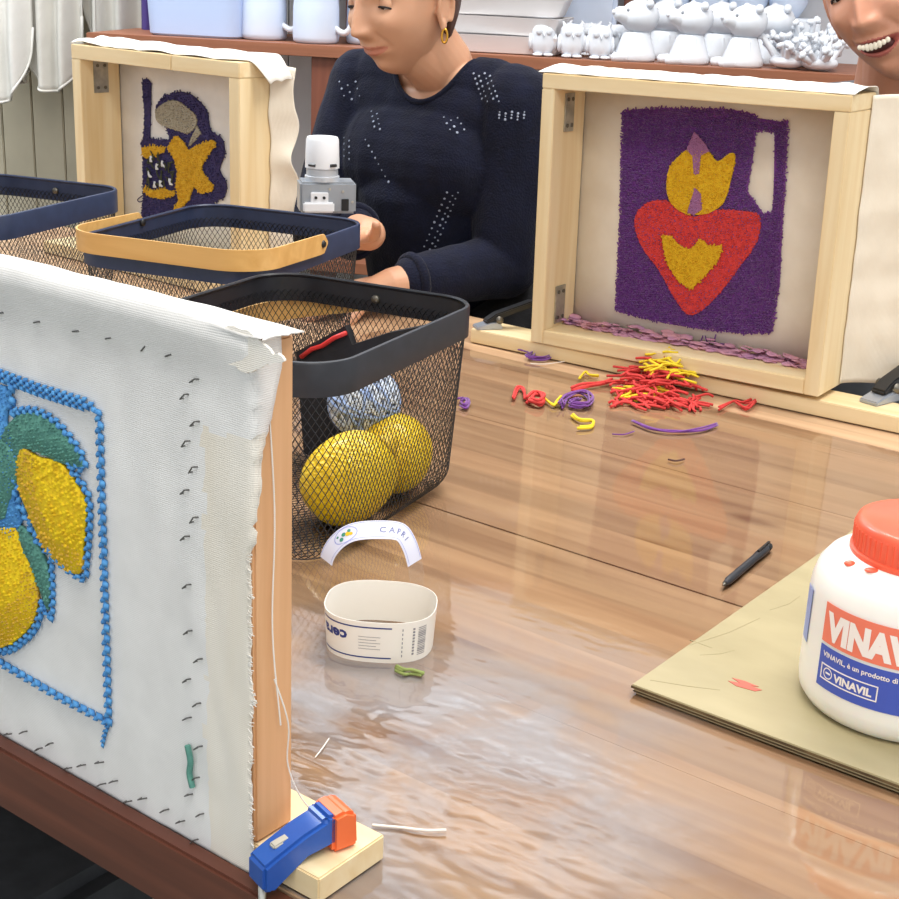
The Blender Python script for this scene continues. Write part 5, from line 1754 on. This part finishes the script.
joints = dict(neck=neck, fwd=fwdb, skin=[skin_arms])
HC = PY(401, -3, 2.185)
HS = 0.93
M1, body1 = person(wm, Vector(HC), math.radians(41), math.radians(8), math.radians(-2), HS, 0.6, joints, M_SKIN, M_LIP, nose=0.006)
hair_cap(wm, M1, HS, M_HAIR, bun=(0, 0.118, 0.03))
b = MB(); c_ = M1 @ (Vector((0.0805, 0.006, -0.058)) * HS)
b.tube([c_ + Vector((0.004 * math.cos(a), 0.0, 0.0095 * math.sin(a))) for a in [2 * PI * k / 20 for k in range(20)]], 0.0018, 8, closed=True)
b.build('earring', mat('gold', 'd9a441', 0.25, metal=0.9), wm, smooth=True)

# jumper: union of torso and sleeves, with a round neck cut away
mb = MB(); torso(mb, 0.004, True)
mb.cone(elR, wrR.lerp(elR, 0.20), 0.050, 0.040, 20); mb.cone(elL, wrL.lerp(elL, 0.30), 0.045, 0.037, 20)
mb.cone(elR + Vector((0.0, 0.0, 0.02)), shR + Vector((0.01, 0, -0.05)), 0.050, 0.055, 20)
me = remesh_union(mb, 'jumper', 0.0034, 4)
bm_ = bmesh.new(); bm_.from_mesh(me)
nk = neck + fwdb * 0.010 + Vector((0, 0, 0.012)); ax3 = (Vector((0, 0, 1)) + fwdb * 0.45).normalized()


def neck_d(p):
    v = p - nk; h_ = v.dot(ax3); r_ = v - ax3 * h_
    return math.hypot(r_.dot(lat) / 0.070, r_.dot(ax3.cross(lat)) / 0.066)


for v in bm_.verts:
    v.co += v.normal * 0.0014 * nz(v.co.x * 40, v.co.y * 40, v.co.z * 18) + v.normal * 0.004 * nz(v.co.x * 14, v.co.y * 14, v.co.z * 9)
bmesh.ops.delete(bm_, geom=[v for v in bm_.verts if neck_d(v.co) < 1.0 and v.co.z > sh_c.z - 0.06 and (v.co - nk).dot(fwdb) > -0.2], context='VERTS')
for v in bm_.verts:                                   # pull the cut edge onto the round neckline
    if v.is_boundary and v.co.z > sh_c.z - 0.1:
        dd = neck_d(v.co); w_ = v.co - nk; h_ = w_.dot(ax3); r_ = w_ - ax3 * h_; v.co = nk + ax3 * h_ + r_ / dd
bd_ = [v for v in bm_.verts if v.is_boundary]
rim = sorted(bd_, key=lambda v: math.atan2((v.co - nk).dot(ax3.cross(lat)), (v.co - nk).dot(lat)))
rimp = [v.co.copy() for v in rim]
bm_.to_mesh(me); bm_.free()
jm = obj('jumper', me, M_KNIT, wm, smooth=True)
if len(rimp) > 20:
    N_ = 60; out_ = []
    for k in range(N_):
        seg = rimp[int(k * len(rimp) / N_):max(int((k + 1) * len(rimp) / N_), int(k * len(rimp) / N_) + 1)]
        out_.append(sum(seg, Vector()) / len(seg))
    for _ in range(3): out_ = [(out_[k - 1] + out_[k] * 2 + out_[(k + 1) % N_]) / 4 for k in range(N_)]
    b = MB(); b.tube(out_, 0.0042, 8, closed=True); b.build('neckband', M_KNIT, jm, smooth=True)
for el_, wr_, f_ in ((elR, wrR, 0.17), (elL, wrL, 0.27)):
    d_ = (wr_ - el_).normalized(); c_ = wr_.lerp(el_, f_); b = MB(); u_ = d_.orthogonal().normalized(); v_ = d_.cross(u_)
    r0 = 0.036
    b.tube([c_ + (u_ * math.cos(a) + v_ * math.sin(a)) * r0 for a in [2 * PI * k / 30 for k in range(30)]], 0.0075, 8, closed=True)
    b.build('cuff', M_KNIT, jm, smooth=True)
# little pointelle holes in the knit, showing the skin
bvh = BVHTree.FromPolygons([v.co[:] for v in me.vertices], [p.vertices[:] for p in me.polygons])
b = MB()
random.seed(5)
spots_ = []
for (x0_, y0_, dx_, dy_, rows_, cols_, sk) in ((474, 74, 5.5, 5, 6, 4, 0.35), (447, 192, 5.5, 6, 10, 3, -0.42), (372, 112, 5.5, 5, 4, 2, 0.2), (366, 140, 4, 6, 8, 1, 0.55), (345, 138, 5, 6, 4, 2, 0), (500, 112, 6, 3, 3, 5, -0.1), (444, 118, 7, 6, 3, 3, 0.5), (340, 82, 8, 7, 3, 3, 0.3)):
    for r_ in range(rows_):
        for c_ in range(cols_): spots_.append((x0_ + c_ * dx_ + r_ * dy_ * sk, y0_ + r_ * dy_ + (c_ % 2) * dy_ * 0.5))
for px, py in spots_:
    d = ray(px, py).normalized()
    hit, nrm, _i, _d = bvh.ray_cast(CO, d)
    if hit is None: continue
    u_ = nrm.orthogonal().normalized(); v_ = nrm.cross(u_)
    rr_ = random.uniform(0.0012, 0.0021)
    c0_ = hit + nrm * 0.0022
    b.add([c0_ + (u_ * math.cos(a) + v_ * math.sin(a)) * rr_ - nrm * 0.0004 for a in [PI * k / 3 for k in range(6)]] + [c0_ + nrm * 0.0002], [(k, (k + 1) % 6, 6) for k in range(6)])
stuff(b.build('openwork_holes', mat('pale_openwork', '97a0b4', 0.8), jm))
# trousers, thighs towards the table, shins and shoes
mb = MB()
for s_ in (-1, 1):
    hp = hip + lat * 0.085 * s_ + Vector((0, 0, -0.075)); kn = hp + fwdb * 0.36 + lat * 0.03 * s_ + Vector((0, 0, 0.0)); an = kn + fwdb * -0.02 + Vector((0, 0, -0.37))
    mb.cone(hp, kn, 0.088, 0.066, 20); mb.cone(kn, an, 0.062, 0.045, 20)
mb.cone(hip + lat * 0.05 + Vector((0, 0, -0.04)), hip - lat * 0.05 + Vector((0, 0, -0.04)), 0.125, 0.125, 24)
# loose dark overshirt tail beside the jumper
me = remesh_union(mb, 'trousers', 0.007, 3); obj('trousers', me, M_TROUS, wm, smooth=True)
for s_ in (-1, 1):
    kn = hip + lat * 0.115 * s_ + fwdb * 0.34 + Vector((0, 0, -0.445)); mb = MB()
    mb.cone(Vector((kn.x, kn.y, -0.705)), Vector((kn.x, kn.y, -0.712)) + fwdb * 0.15, 0.038, 0.032, 16); mb.build('shoe', M_BLACK, wm, smooth=True)
st2 = thing('chair', 'dark chair the woman in the navy jumper sits on', 'chair', (hip.x, hip.y, 0), math.atan2(lat.y, lat.x))
b = MB(); b.box(-0.21, 0.21, -0.22, 0.20, 0.335, 0.378, bev=0.012); b.build('seat', M_DARKFAB, st2, angle=40)
b = MB(); b.box(-0.20, 0.20, 0.19, 0.215, 0.50, 0.80, bev=0.01); b.build('backrest', M_DARKFAB, st2, angle=40)
for x in (-0.19, 0.19):
    b = MB(); b.tube([(x, 0.20, 0), (x, 0.20, 0.79)], 0.013, 10); b.build('leg', M_BLACK, st2, smooth=True)
    b = MB(); b.tube([(x, -0.20, 0), (x, -0.20, 0.336)], 0.013, 10); b.build('leg', M_BLACK, st2, smooth=True)
# dark filler added for the black lap and seat beyond the basket; no coat
bg = thing('coat', 'black filler shape added in the gap between the woman and the heart frame', 'coat', (0, 0, TZ), 0)  # added filler shape, not a coat
mb = MB()
g0 = PY(500, 300, 2.16)
mb.cone(g0 + Vector((-0.05, 0.04, -0.10)), g0 + Vector((0.07, 0.02, -0.03)), 0.07, 0.055, 20)
mb.cone(g0 + Vector((0.02, 0.05, -0.16)), g0 + Vector((0.09, 0.03, -0.26)), 0.08, 0.07, 20)
mb.ell(g0 + Vector((0.02, 0.04, -0.30)), (0.11, 0.08, 0.22))
me = remesh_union(mb, 'coat', 0.006, 3)  # mesh of the added filler shape, not a coat
for v in me.vertices: v.co += v.normal * 0.008 * nz(v.co.x * 25, v.co.y * 25, v.co.z * 14)
obj('cloth', me, M_TROUS, bg, smooth=True)  # surface of the added filler shape, not a real cloth

# ---- second woman, behind the heart frame at the right edge
w2 = thing('person', 'grinning dark-haired woman leaning in behind the heart frame at the right edge', 'person', (0, 0, TZ), 0)
HC2 = Vector(PY(890, -20, 1.93)); s2c = Vector((0.605, 2.045, 0.292)); fb2 = Vector((-0.3, -0.95, 0)).normalized(); lt2 = Vector((0.95, -0.3, 0)).normalized()
nk2 = Vector((0.585, 1.995, 0.352)); hip2 = s2c + Vector((0.03, 0.12, -0.46))


def torso2(mb, k=0.0):
    mb.cone(s2c - lt2 * 0.09 + Vector((0, 0, -0.03)), s2c + lt2 * 0.09 + Vector((0, 0, -0.03)), 0.07 + k, 0.07 + k, 24)
    mb.cone(s2c + Vector((0, 0, -0.1)) - lt2 * 0.06, s2c + Vector((0, 0, -0.1)) + lt2 * 0.06, 0.095 + k, 0.095 + k, 24)
    mb.cone(s2c + Vector((0, 0, -0.16)), hip2, 0.12 + k, 0.13 + k, 24)
    for s_ in (-1, 1):
        sh = s2c + lt2 * 0.16 * s_; el = sh + lt2 * 0.05 * s_ + Vector((0, 0.01, -0.25)); wr = el + fb2 * 0.04 - lt2 * 0.05 * s_ + Vector((0, 0, -0.20))
        mb.cone(sh, nk2 + lt2 * 0.02 * s_ + Vector((0, 0, -0.03)), 0.045 + k, 0.04 + k, 16); mb.cone(sh, el, 0.053 + k, 0.042 + k, 18)
        if k <= 0: mb.cone(el, wr, 0.036, 0.024, 16); hand(mb, wr, (0, -0.1, -1), lt2 * s_, side=s_, curl=0.2, sc=0.9)
        else: mb.cone(el, wr.lerp(el, 0.15), 0.044, 0.033, 16)


joints = dict(neck=nk2, fwd=fb2, skin=[lambda mb: torso2(mb, -0.006)])
M2, body2 = person(w2, HC2, math.radians(37), math.radians(6), math.radians(-19), 1.08, 1.0, joints, M_SKIN2, M_LIP2, opn=0.75)
hair_cap(w2, M2, 1.08, M_HAIR2, bun=(0, 0.12, -0.01))
# teeth: separate little teeth on an arc
b = MB()
for k in range(8):
    x = (k - 3.5) * 0.0049
    wz = 0.0046 if abs(k - 3.5) < 2 else 0.0034
    b.ell((x, -0.0868 + 10.0 * x * x, -0.0675 + 9.5 * x * x), (0.0032, 0.0019, wz), None, 2)
b.v = [tuple(M2 @ (Vector(v) * 1.08)) for v in b.v]; b.build('teeth', M_TEETH, w2, smooth=True)
b = MB()
b.ell((0, -0.0725, -0.0685), (0.020, 0.0085, 0.0075)); b.v = [tuple(M2 @ (Vector(v) * 1.08)) for v in b.v]; b.build('mouth_cavity', M_MOUTH, w2, smooth=True)
mb = MB(); torso2(mb, 0.005); me = remesh_union(mb, 'top', 0.006, 3); obj('top', me, mat('grey_top', '6f7278', 0.9), w2, smooth=True)
mb = MB()
for s_ in (-1, 1):
    hp = hip2 + lt2 * 0.085 * s_; kn = hp + lt2 * 0.02 * s_ + Vector((0, 0.12, -0.04)) + fb2 * 0.38; an = Vector((kn.x, kn.y + 0.04, -0.68)); mb.cone(hp, kn, 0.088, 0.066, 20); mb.cone(kn, an, 0.062, 0.045, 20)
me = remesh_union(mb, 'trousers', 0.007, 3); obj('trousers', me, M_TROUS, w2, smooth=True)
st3 = thing('chair', 'dark chair of the grinning woman behind the heart frame', 'chair', (hip2.x, hip2.y, 0), math.atan2(lt2.y, lt2.x))
b = MB(); b.box(-0.21, 0.21, -0.22, 0.20, 0.40, 0.438, bev=0.012); b.build('seat', M_DARKFAB, st3, angle=40)
for x in (-0.19, 0.19):
    for y in (-0.2, 0.18):
        b = MB(); b.tube([(x, y, 0), (x, y, 0.401)], 0.013, 10); b.build('leg', M_BLACK, st3, smooth=True)

# ================================================================== SHELVES AND POTTERY BEHIND
SB = 2.74                                    # front edge of the shelf (table coordinate)


def tcoord(px, py, bb_):
    """pixel -> wall coordinates (a, z) on the vertical plane at distance bb_ parallel to the back wall"""
    d = ray(px, py); t_ = bb_ / d.dot(EW2); q__ = CO + d * ((bb_ - CO.dot(EW2)) / d.dot(EW2))
    return q__.dot(EW1), q__.z


SZ = (tcoord(400, 50, SB)[1])                 # top of the visible board over the table
shv = thing('shelf_unit', 'brown wooden shelf unit along the back wall holding white pottery', 'shelf unit', (0, 0, TZ), ANGW)
for nm, z in (('shelf_board', SZ), ('shelf_board', SZ - 0.42), ('shelf_board', SZ + 0.45)):
    b = MB(); b.box(-1.36, 1.3, SB, WALLB - 0.002, z - 0.022, z, bev=0.001); b.build(nm, M_SHELFWOOD, shv)


for px in (322, 620):
    a_, _z = tcoord(px, 100, SB + 0.02)
    b = MB(); b.box(a_ - 0.020, a_ + 0.028, SB + 0.012, SB + 0.04, -TZ, SZ - 0.0225, bev=0.001); b.build('upright', M_SHELFPOST, shv)
    b = MB(); b.box(a_ - 0.035, a_ + 0.035, WALLB - 0.05, WALLB - 0.02, SZ + 0.0005, SZ + 0.4275, bev=0.001); b.build('upright', M_SHELFPOST, shv)
for x in (-1.33, 1.27):
    b = MB(); b.box(x - 0.02, x + 0.02, SB + 0.05, WALLB - 0.01, -TZ, SZ - 0.0225, bev=0.001); b.build('side_panel', M_SHELFPOST, shv)


def sht(name, label, cat, px, bb_, group=None, rz=0.0):
    a_, _ = tcoord(px, 40, bb_)
    q_ = EW1 * a_ + EW2 * bb_
    return thing(name, label, cat, (q_.x, q_.y, TZ + SZ + 0.0003), ANGW + rz, group)


def jug(px, bb_, label, r0, r1, h_):
    t = sht('jug', label, 'jug', px, bb_, rz=-0.2)
    b_ = MB(); b_.lathe([(0.0, 0.004), (r0 * 0.86, 0.0), (r0 * 0.97, 0.004), (r0, 0.012), (r0 * 0.98, h_ * 0.3), (r1 * 1.02, h_ * 0.7), (r1, h_ * 0.88), (r1 * 1.08, h_), (r1 * 1.03, h_), (r1 * 0.93, h_ * 0.9), (r0 * 0.9, 0.02), (0.0, 0.012)], 40)
    b_.build('body', M_BLUEWHITE, t, smooth=True)
    b_ = MB(); b_.tube(smoothpoly([(r0 * 0.90, 0, h_ * 0.14), (r0 + 0.018, 0, h_ * 0.10), (r0 + 0.034, 0, h_ * 0.2), (r0 + 0.036, 0, h_ * 0.5), (r0 + 0.02, 0, h_ * 0.72), (r1 * 0.95, 0, h_ * 0.74)], 5, False), 0.006, 8)
    b_.build('handle', M_WHITE, t, smooth=True)
    return t


jug(264, SB + 0.09, 'cool white pottery jug left of the second jug on the shelf', 0.046, 0.036, 0.22)
jug(316, SB + 0.07, 'cool white pottery jug with handle, right one of the two on the shelf', 0.046, 0.036, 0.22)
jug(366, SB + 0.12, 'white pottery jug mostly hidden behind the woman face', 0.040, 0.034, 0.2)
t = sht('storage_bin', 'large pale blue-white bin standing left of the jugs', 'bin', 207, SB + 0.12)
b = MB()
for (w_, d_, z) in ((0.094, 0.08, 0.0), (0.098, 0.084, 0.004), (0.112, 0.095, 0.30), (0.118, 0.10, 0.302), (0.118, 0.10, 0.312), (0.108, 0.092, 0.312), (0.092, 0.08, 0.01)):
    k0 = len(b.v); b.v += [(x, y, z) for x, y in rrect(w_ * 2, d_ * 2, 0.03, 48)]
for j in range(6):
    for i in range(48): b.f.append((j * 48 + i, j * 48 + (i + 1) % 48, (j + 1) * 48 + (i + 1) % 48, (j + 1) * 48 + i)); b.m.append(0)
b.f.append(tuple(reversed(range(48)))); b.m.append(0); b.f.append(tuple(range(6 * 48, 7 * 48))); b.m.append(0)
b.build('body', mat('pale_blue_plastic', 'b4c6e8', 0.5), t, smooth=True, angle=35)
# stacked rectangular dishes
M_DISH = mat('white_biscuit_dish', 'e9e6e6', 0.6)
a0_, _ = tcoord(498, 40, SB + 0.12)
for k in range(5):
    q_ = EW1 * (a0_ - 0.012 * k * 0) + EW2 * (SB + 0.12)
    t = thing('dish', ('lowest', 'second', 'third', 'fourth', 'topmost')[k] + ' long white dish in the stack behind the woman shoulder', 'dish', (q_.x, q_.y, TZ + SZ + 0.0004 + k * 0.0345), ANGW + (0.05, -0.04, 0.06, 0.0, 0.05)[k], 'stacked white dishes')
    b = MB(); prof_ = [(0.118, 0.07, 0.0), (0.124, 0.075, 0.002), (0.136, 0.085, 0.031), (0.137, 0.086, 0.0335), (0.131, 0.080, 0.0335), (0.118, 0.07, 0.005)]
    for w_, d_, z in prof_: b.v += [(x, y, z) for x, y in rrect(w_ * 2, d_ * 2, 0.02, 56)]
    for j in range(5):
        for i in range(56): b.f.append((j * 56 + i, j * 56 + (i + 1) % 56, (j + 1) * 56 + (i + 1) % 56, (j + 1) * 56 + i)); b.m.append(0)
    b.f.append(tuple(reversed(range(56)))); b.m.append(0); b.f.append(tuple(range(5 * 56, 6 * 56))); b.m.append(0)
    b.build('body', M_DISH, t, smooth=True, angle=35)
t = sht('tall_tile', 'tall pale blue-white slab standing behind the owl figurines', 'slab', 583, SB + 0.26)
b = MB(); b.box(-0.065, 0.065, -0.012, 0.012, 0, 0.24, bev=0.008); b.build('body', M_BLUEWHITE, t, angle=35)


# owl figurines
def owl():
    t = sht('owl_figurine', 'x', 'figurine', 542, SB + 0.05, 'small white owl figurines on the shelf')
    b_ = MB(); b_.lathe([(0.0, 0.004), (0.016, 0.004), (0.0225, 0.014), (0.0245, 0.026), (0.0225, 0.038), (0.0232, 0.046), (0.0215, 0.055), (0.014, 0.0605), (0.0, 0.062)], 28, sy=0.85)
    b_.build('body', M_WHITE, t, smooth=True)
    for s_ in (-1, 1):
        b_ = MB(); b_.cone((s_ * 0.013, -0.002, 0.054), (s_ * 0.0185, -0.002, 0.064), 0.006, 0.002, 10); b_.build('ear_tuft', M_WHITE, t, smooth=True)
        b_ = MB(); b_.ell((s_ * 0.0085, -0.0172, 0.046), (0.0075, 0.0035, 0.0075)); b_.build('eye_disc', M_WHITE, t, smooth=True)
        b_ = MB(); b_.ell((s_ * 0.0235, 0.0, 0.026), (0.0045, 0.012, 0.017)); b_.build('wing', M_WHITE, t, smooth=True)
        b_ = MB(); b_.ell((s_ * 0.010, -0.012, 0.0035), (0.010, 0.012, 0.0035)); b_.build('foot', M_WHITE, t, smooth=True)
    b_ = MB(); b_.cone((0, -0.019, 0.043), (0, -0.0225, 0.038), 0.003, 0.0012, 8); b_.build('beak', M_WHITE, t, smooth=True)
    return t


OW = owl(); OW['label'] = 'small white owl figurine, leftmost of the front row beside the dishes'


def place(o, px, bb_, rz=0.0):
    a_, _ = tcoord(px, 40, bb_); q_ = EW1 * a_ + EW2 * bb_
    o.location = (q_.x, q_.y, TZ + SZ + 0.0003); o.rotation_euler = (0, 0, ANGW + rz)
    return o


for px, bb_, lab in ((572, SB + 0.05, 'small white owl figurine, middle of the front row'), (600, SB + 0.05, 'small white owl figurine, rightmost of the front row'),
                     (561, SB + 0.13, 'small white owl figurine standing behind between the left and middle front owls'), (590, SB + 0.13, 'small white owl figurine standing behind between the middle and right front owls'), (618, SB + 0.12, 'small white owl figurine behind, half hidden by the first seated animal')):
    o = dup(OW, label=lab); place(o, px, bb_, 0.25)
place(OW, 543, SB + 0.05, 0.25)


# seated animal figurines with round heads and blunt snouts
def critter():
    t = sht('animal_figurine', 'x', 'figurine', 640, SB + 0.05, 'seated white animal figurines on the shelf')
    b_ = MB(); b_.lathe([(0.0, 0.0), (0.036, 0.0), (0.040, 0.004), (0.038, 0.014), (0.031, 0.034), (0.027, 0.046), (0.024, 0.052), (0.0, 0.056)], 32, sy=0.9)
    for k in range(8):
        a = 2 * PI * k / 8; b_.cone((0.030 * math.cos(a), 0.027 * math.sin(a), 0.012), (0.024 * math.cos(a), 0.022 * math.sin(a), 0.044), 0.0075, 0.004, 8)
    b_.build('body', M_WHITE, t, smooth=True)
    b_ = MB(); b_.ell((0.004, 0, 0.080), (0.037, 0.034, 0.031), None, 3); b_.cone((-0.01, 0, 0.078), (-0.036, -0.004, 0.084), 0.022, 0.014, 16); b_.build('head', M_WHITE, t, smooth=True)
    for s_ in (-1, 1):
        b_ = MB(); b_.ell((0.012, s_ * 0.028, 0.104), (0.008, 0.009, 0.009)); b_.build('ear', M_WHITE, t, smooth=True)
        b_ = MB(); b_.cone((-0.022, s_ * 0.018, 0.008), (-0.046, s_ * 0.020, 0.007), 0.010, 0.0085, 12); b_.build('paw', M_WHITE, t, smooth=True)
        b_ = MB(); b_.ell((-0.026, s_ * 0.0165, 0.092), (0.003, 0.003, 0.003)); b_.build('eye', mat('grey_glaze_dot', '9aa0a8', 0.5), t, smooth=True)
    b_ = MB(); b_.ell((-0.0495, -0.005, 0.087), (0.004, 0.006, 0.005)); b_.build('nose', M_WHITE, t, smooth=True)
    return t


CR = critter(); CR['label'] = 'seated white animal figurine with blunt snout, leftmost of the front row'
for px, bb_, lab in ((690, SB + 0.06, 'seated white animal figurine with blunt snout, middle of the front row'), (744, SB + 0.06, 'seated white animal figurine with blunt snout, rightmost of the front row'),
                     (664, SB + 0.17, 'seated white animal figurine in the back row between the left and middle ones'), (718, SB + 0.17, 'seated white animal figurine in the back row between the middle and right ones'), (772, SB + 0.17, 'seated white animal figurine in the back row behind the coral pieces')):
    o = dup(CR, label=lab); place(o, px, bb_, 0.45)
place(CR, 636, SB + 0.06, 0.45)
# upper, farther pieces: rounded white vases on a riser
rs = sht('riser', 'white riser box at the back of the shelf under the round vases', 'riser', 735, SB + 0.262)
b = MB(); b.box(-0.20, 0.16, -0.05, 0.05, 0, 0.085, bev=0.003); b.build('body', M_WHITE, rs)
for px, r_, lab in ((668, 0.040, 'first'), (706, 0.040, 'second'), (744, 0.042, 'third'), (784, 0.040, 'fourth')):
    t = sht('vase', lab + ' rounded white vase from the left on the riser at the back', 'vase', px, SB + 0.262)
    t.location.z += 0.0855
    b = MB(); b.lathe([(0.0, 0.0), (r_ * 0.55, 0.0), (r_ * 0.9, 0.022), (r_, 0.045), (r_ * 0.9, 0.072), (r_ * 0.5, 0.095), (r_ * 0.42, 0.105), (r_ * 0.55, 0.115), (r_ * 0.48, 0.115), (r_ * 0.3, 0.10), (0, 0.05)], 32); b.build('body', M_BLUEWHITE, t, smooth=True)
# coral-like clusters
random.seed(21)
for px, bb_, lab, zz in ((790, SB + 0.07, 'white coral-like ceramic cluster left one beside the seated animals', 1.0), (822, SB + 0.06, 'white coral-like ceramic cluster right one near the grinning woman', 1.0), (806, SB + 0.16, 'taller white coral-like cluster behind the two front ones', 1.5)):
    t = sht('coral_piece', lab, 'ceramic', px, bb_)
    b = MB(); b.ell((0, 0, 0.014), (0.034, 0.03, 0.0138), None, 3); b.build('base', M_WHITE, t, smooth=True)
    for k in range(15):
        a = random.uniform(0, 2 * PI); e = random.uniform(0.25, 1.4); L_ = random.uniform(0.03, 0.052) * zz
        c_ = Vector((0.016 * math.cos(a), 0.014 * math.sin(a), 0.014)); d = Vector((math.cos(a) * math.cos(e), math.sin(a) * math.cos(e), math.sin(e)))
        b = MB(); tip = c_ + d * L_
        b.cone(c_, tip, 0.008, 0.005, 10)
        for q_ in range(3): b.ell(tip + Vector((random.uniform(-.008, .008), random.uniform(-.008, .008), random.uniform(-.003, .008))), (0.0085, 0.0065, 0.006), Euler((random.random() * 3, random.random() * 3, 0)), 1)
        b.build('branch', M_WHITE, t, smooth=True)

# ================================================================== HANGING COTTON SMOCKS at the left
M_SMOCK = mat('off_white_cotton', 'e2e0da', 0.9, 'd5d3cd', 8, bump=0.25, bscale=60)
M_SMOCK2 = mat('greige_cotton', 'cfccc4', 0.9, 'c2bfb7', 8, bump=0.25, bscale=60)
rail = thing('coat_rail', 'wall rail with pegs for the cotton smocks above the boarding', 'rail', tuple(EW1 * -1.5 + EW2 * (WALLB - 0.03)), ANGW)
rail.location.z = TZ + 0.98
b = MB(); b.box(-0.75, 0.75, -0.012, 0.012, -0.03, 0.03, bev=0.003); b.build('board', M_SHELFWOOD, rail)
for k in range(7):
    b = MB(); b.tube([(-0.63 + k * 0.21, -0.012, 0), (-0.63 + k * 0.21, -0.07, 0.015)], 0.007, 8); b.build('peg', M_SHELFWOOD, rail, smooth=True)


def smock(px_c, px_l, px_r, ybot, yd, label, m, dep):
    """a hanging smock with a rounded tail, hem at ybot in the photograph"""
    al, _ = tcoord(px_l, ybot, dep); ar, _ = tcoord(px_r, ybot, dep); ac, zb_ = tcoord(px_c, ybot, dep)
    w_ = ar - al
    o_ = EW1 * ac + EW2 * dep
    t = thing('smock', label, 'clothing', (o_.x, o_.y, TZ), ANGW)
    mb_ = MB(); nu, nv = 48, 50
    for j in range(nv + 1):
        for i in range(nu + 1):
            u = i / nu * 2 - 1; v = j / nv
            hem = zb_ + (1 - math.sqrt(max(0, 1 - abs(u) ** 2.6))) * 0.16
            z = hem + (0.96 - hem) * v
            x = u * w_ / 2 * (1 - 0.55 * max(0, v - 0.55) ** 1.3 * 2)
            y = -0.018 * math.cos(u * 9 + yd) * (0.4 + 0.6 * (1 - v)) - 0.012 * nz(x * 9 + yd, z * 4) - 0.02 * (1 - u * u) * (1 - v)
            mb_.v.append((x, y, z))
    for j in range(nv):
        for i in range(nu): a = j * (nu + 1) + i; mb_.f.append((a, a + 1, a + nu + 2, a + nu + 1)); mb_.m.append(0)
    me_ = evalmesh(mb_.mesh('cloth'), [('SOLIDIFY', {'thickness': 0.0025, 'offset': 0})])
    obj('cloth', me_, m, t, smooth=True)
    hem_ = [mb_.v[i] for i in range(nu + 1)]
    b_ = MB(); b_.tube([(x, y - 0.001, z + 0.003) for x, y, z in hem_], 0.0032, 6); b_.build('hem', m, t, smooth=True)
    cr_ = [mb_.v[j * (nu + 1) + int(nu * 0.3)] for j in range(2, nv - 6)]
    b_ = MB(); b_.tube([(x, y - 0.002, z) for x, y, z in cr_], 0.002, 6); b_.build('seam', m, t, smooth=True)
    return t


smock(0, -38, 27, 103, 0.3, 'white cotton smock hanging at the far left edge', M_SMOCK, WALLB - 0.16)
smock(22, 5, 40, 84, 1.5, 'pale cotton smock behind the far left one, narrow and creased', M_SMOCK, WALLB - 0.10)
smock(56, 30, 90, 92, 2.2, 'greige cotton smock with rounded tail, middle of the row', M_SMOCK2, WALLB - 0.13)
smock(118, 84, 152, 62, 4.0, 'greige cotton smock partly hidden by the violet flower frame', M_SMOCK2, WALLB - 0.10)
a_, z_ = tcoord(158, 30, WALLB - 0.14)
q_ = EW1 * a_ + EW2 * (WALLB - 0.14)
t = thing('purple_cloth', 'deep purple cloth hanging between the smocks and the pale bin', 'cloth', (q_.x, q_.y, TZ), ANGW)
mb = MB(); nu, nv = 12, 40
for j in range(nv + 1):
    for i in range(nu + 1):
        u = i / nu * 2 - 1; v = j / nv; z = 0.05 + 0.88 * v
        mb.v.append((u * (0.030 + 0.006 * nz(v * 6, 2)) - 0.02 * v, 0.008 * math.cos(u * 5) + 0.006 * nz(u * 2, v * 6), z))
for j in range(nv):
    for i in range(nu): a = j * (nu + 1) + i; mb.f.append((a, a + 1, a + nu + 2, a + nu + 1)); mb.m.append(0)
obj('cloth', evalmesh(mb.mesh('cloth'), [('SOLIDIFY', {'thickness': 0.0025, 'offset': 0})]), mat('deep_purple_cloth', '4d3d80', 0.85), t, smooth=True)
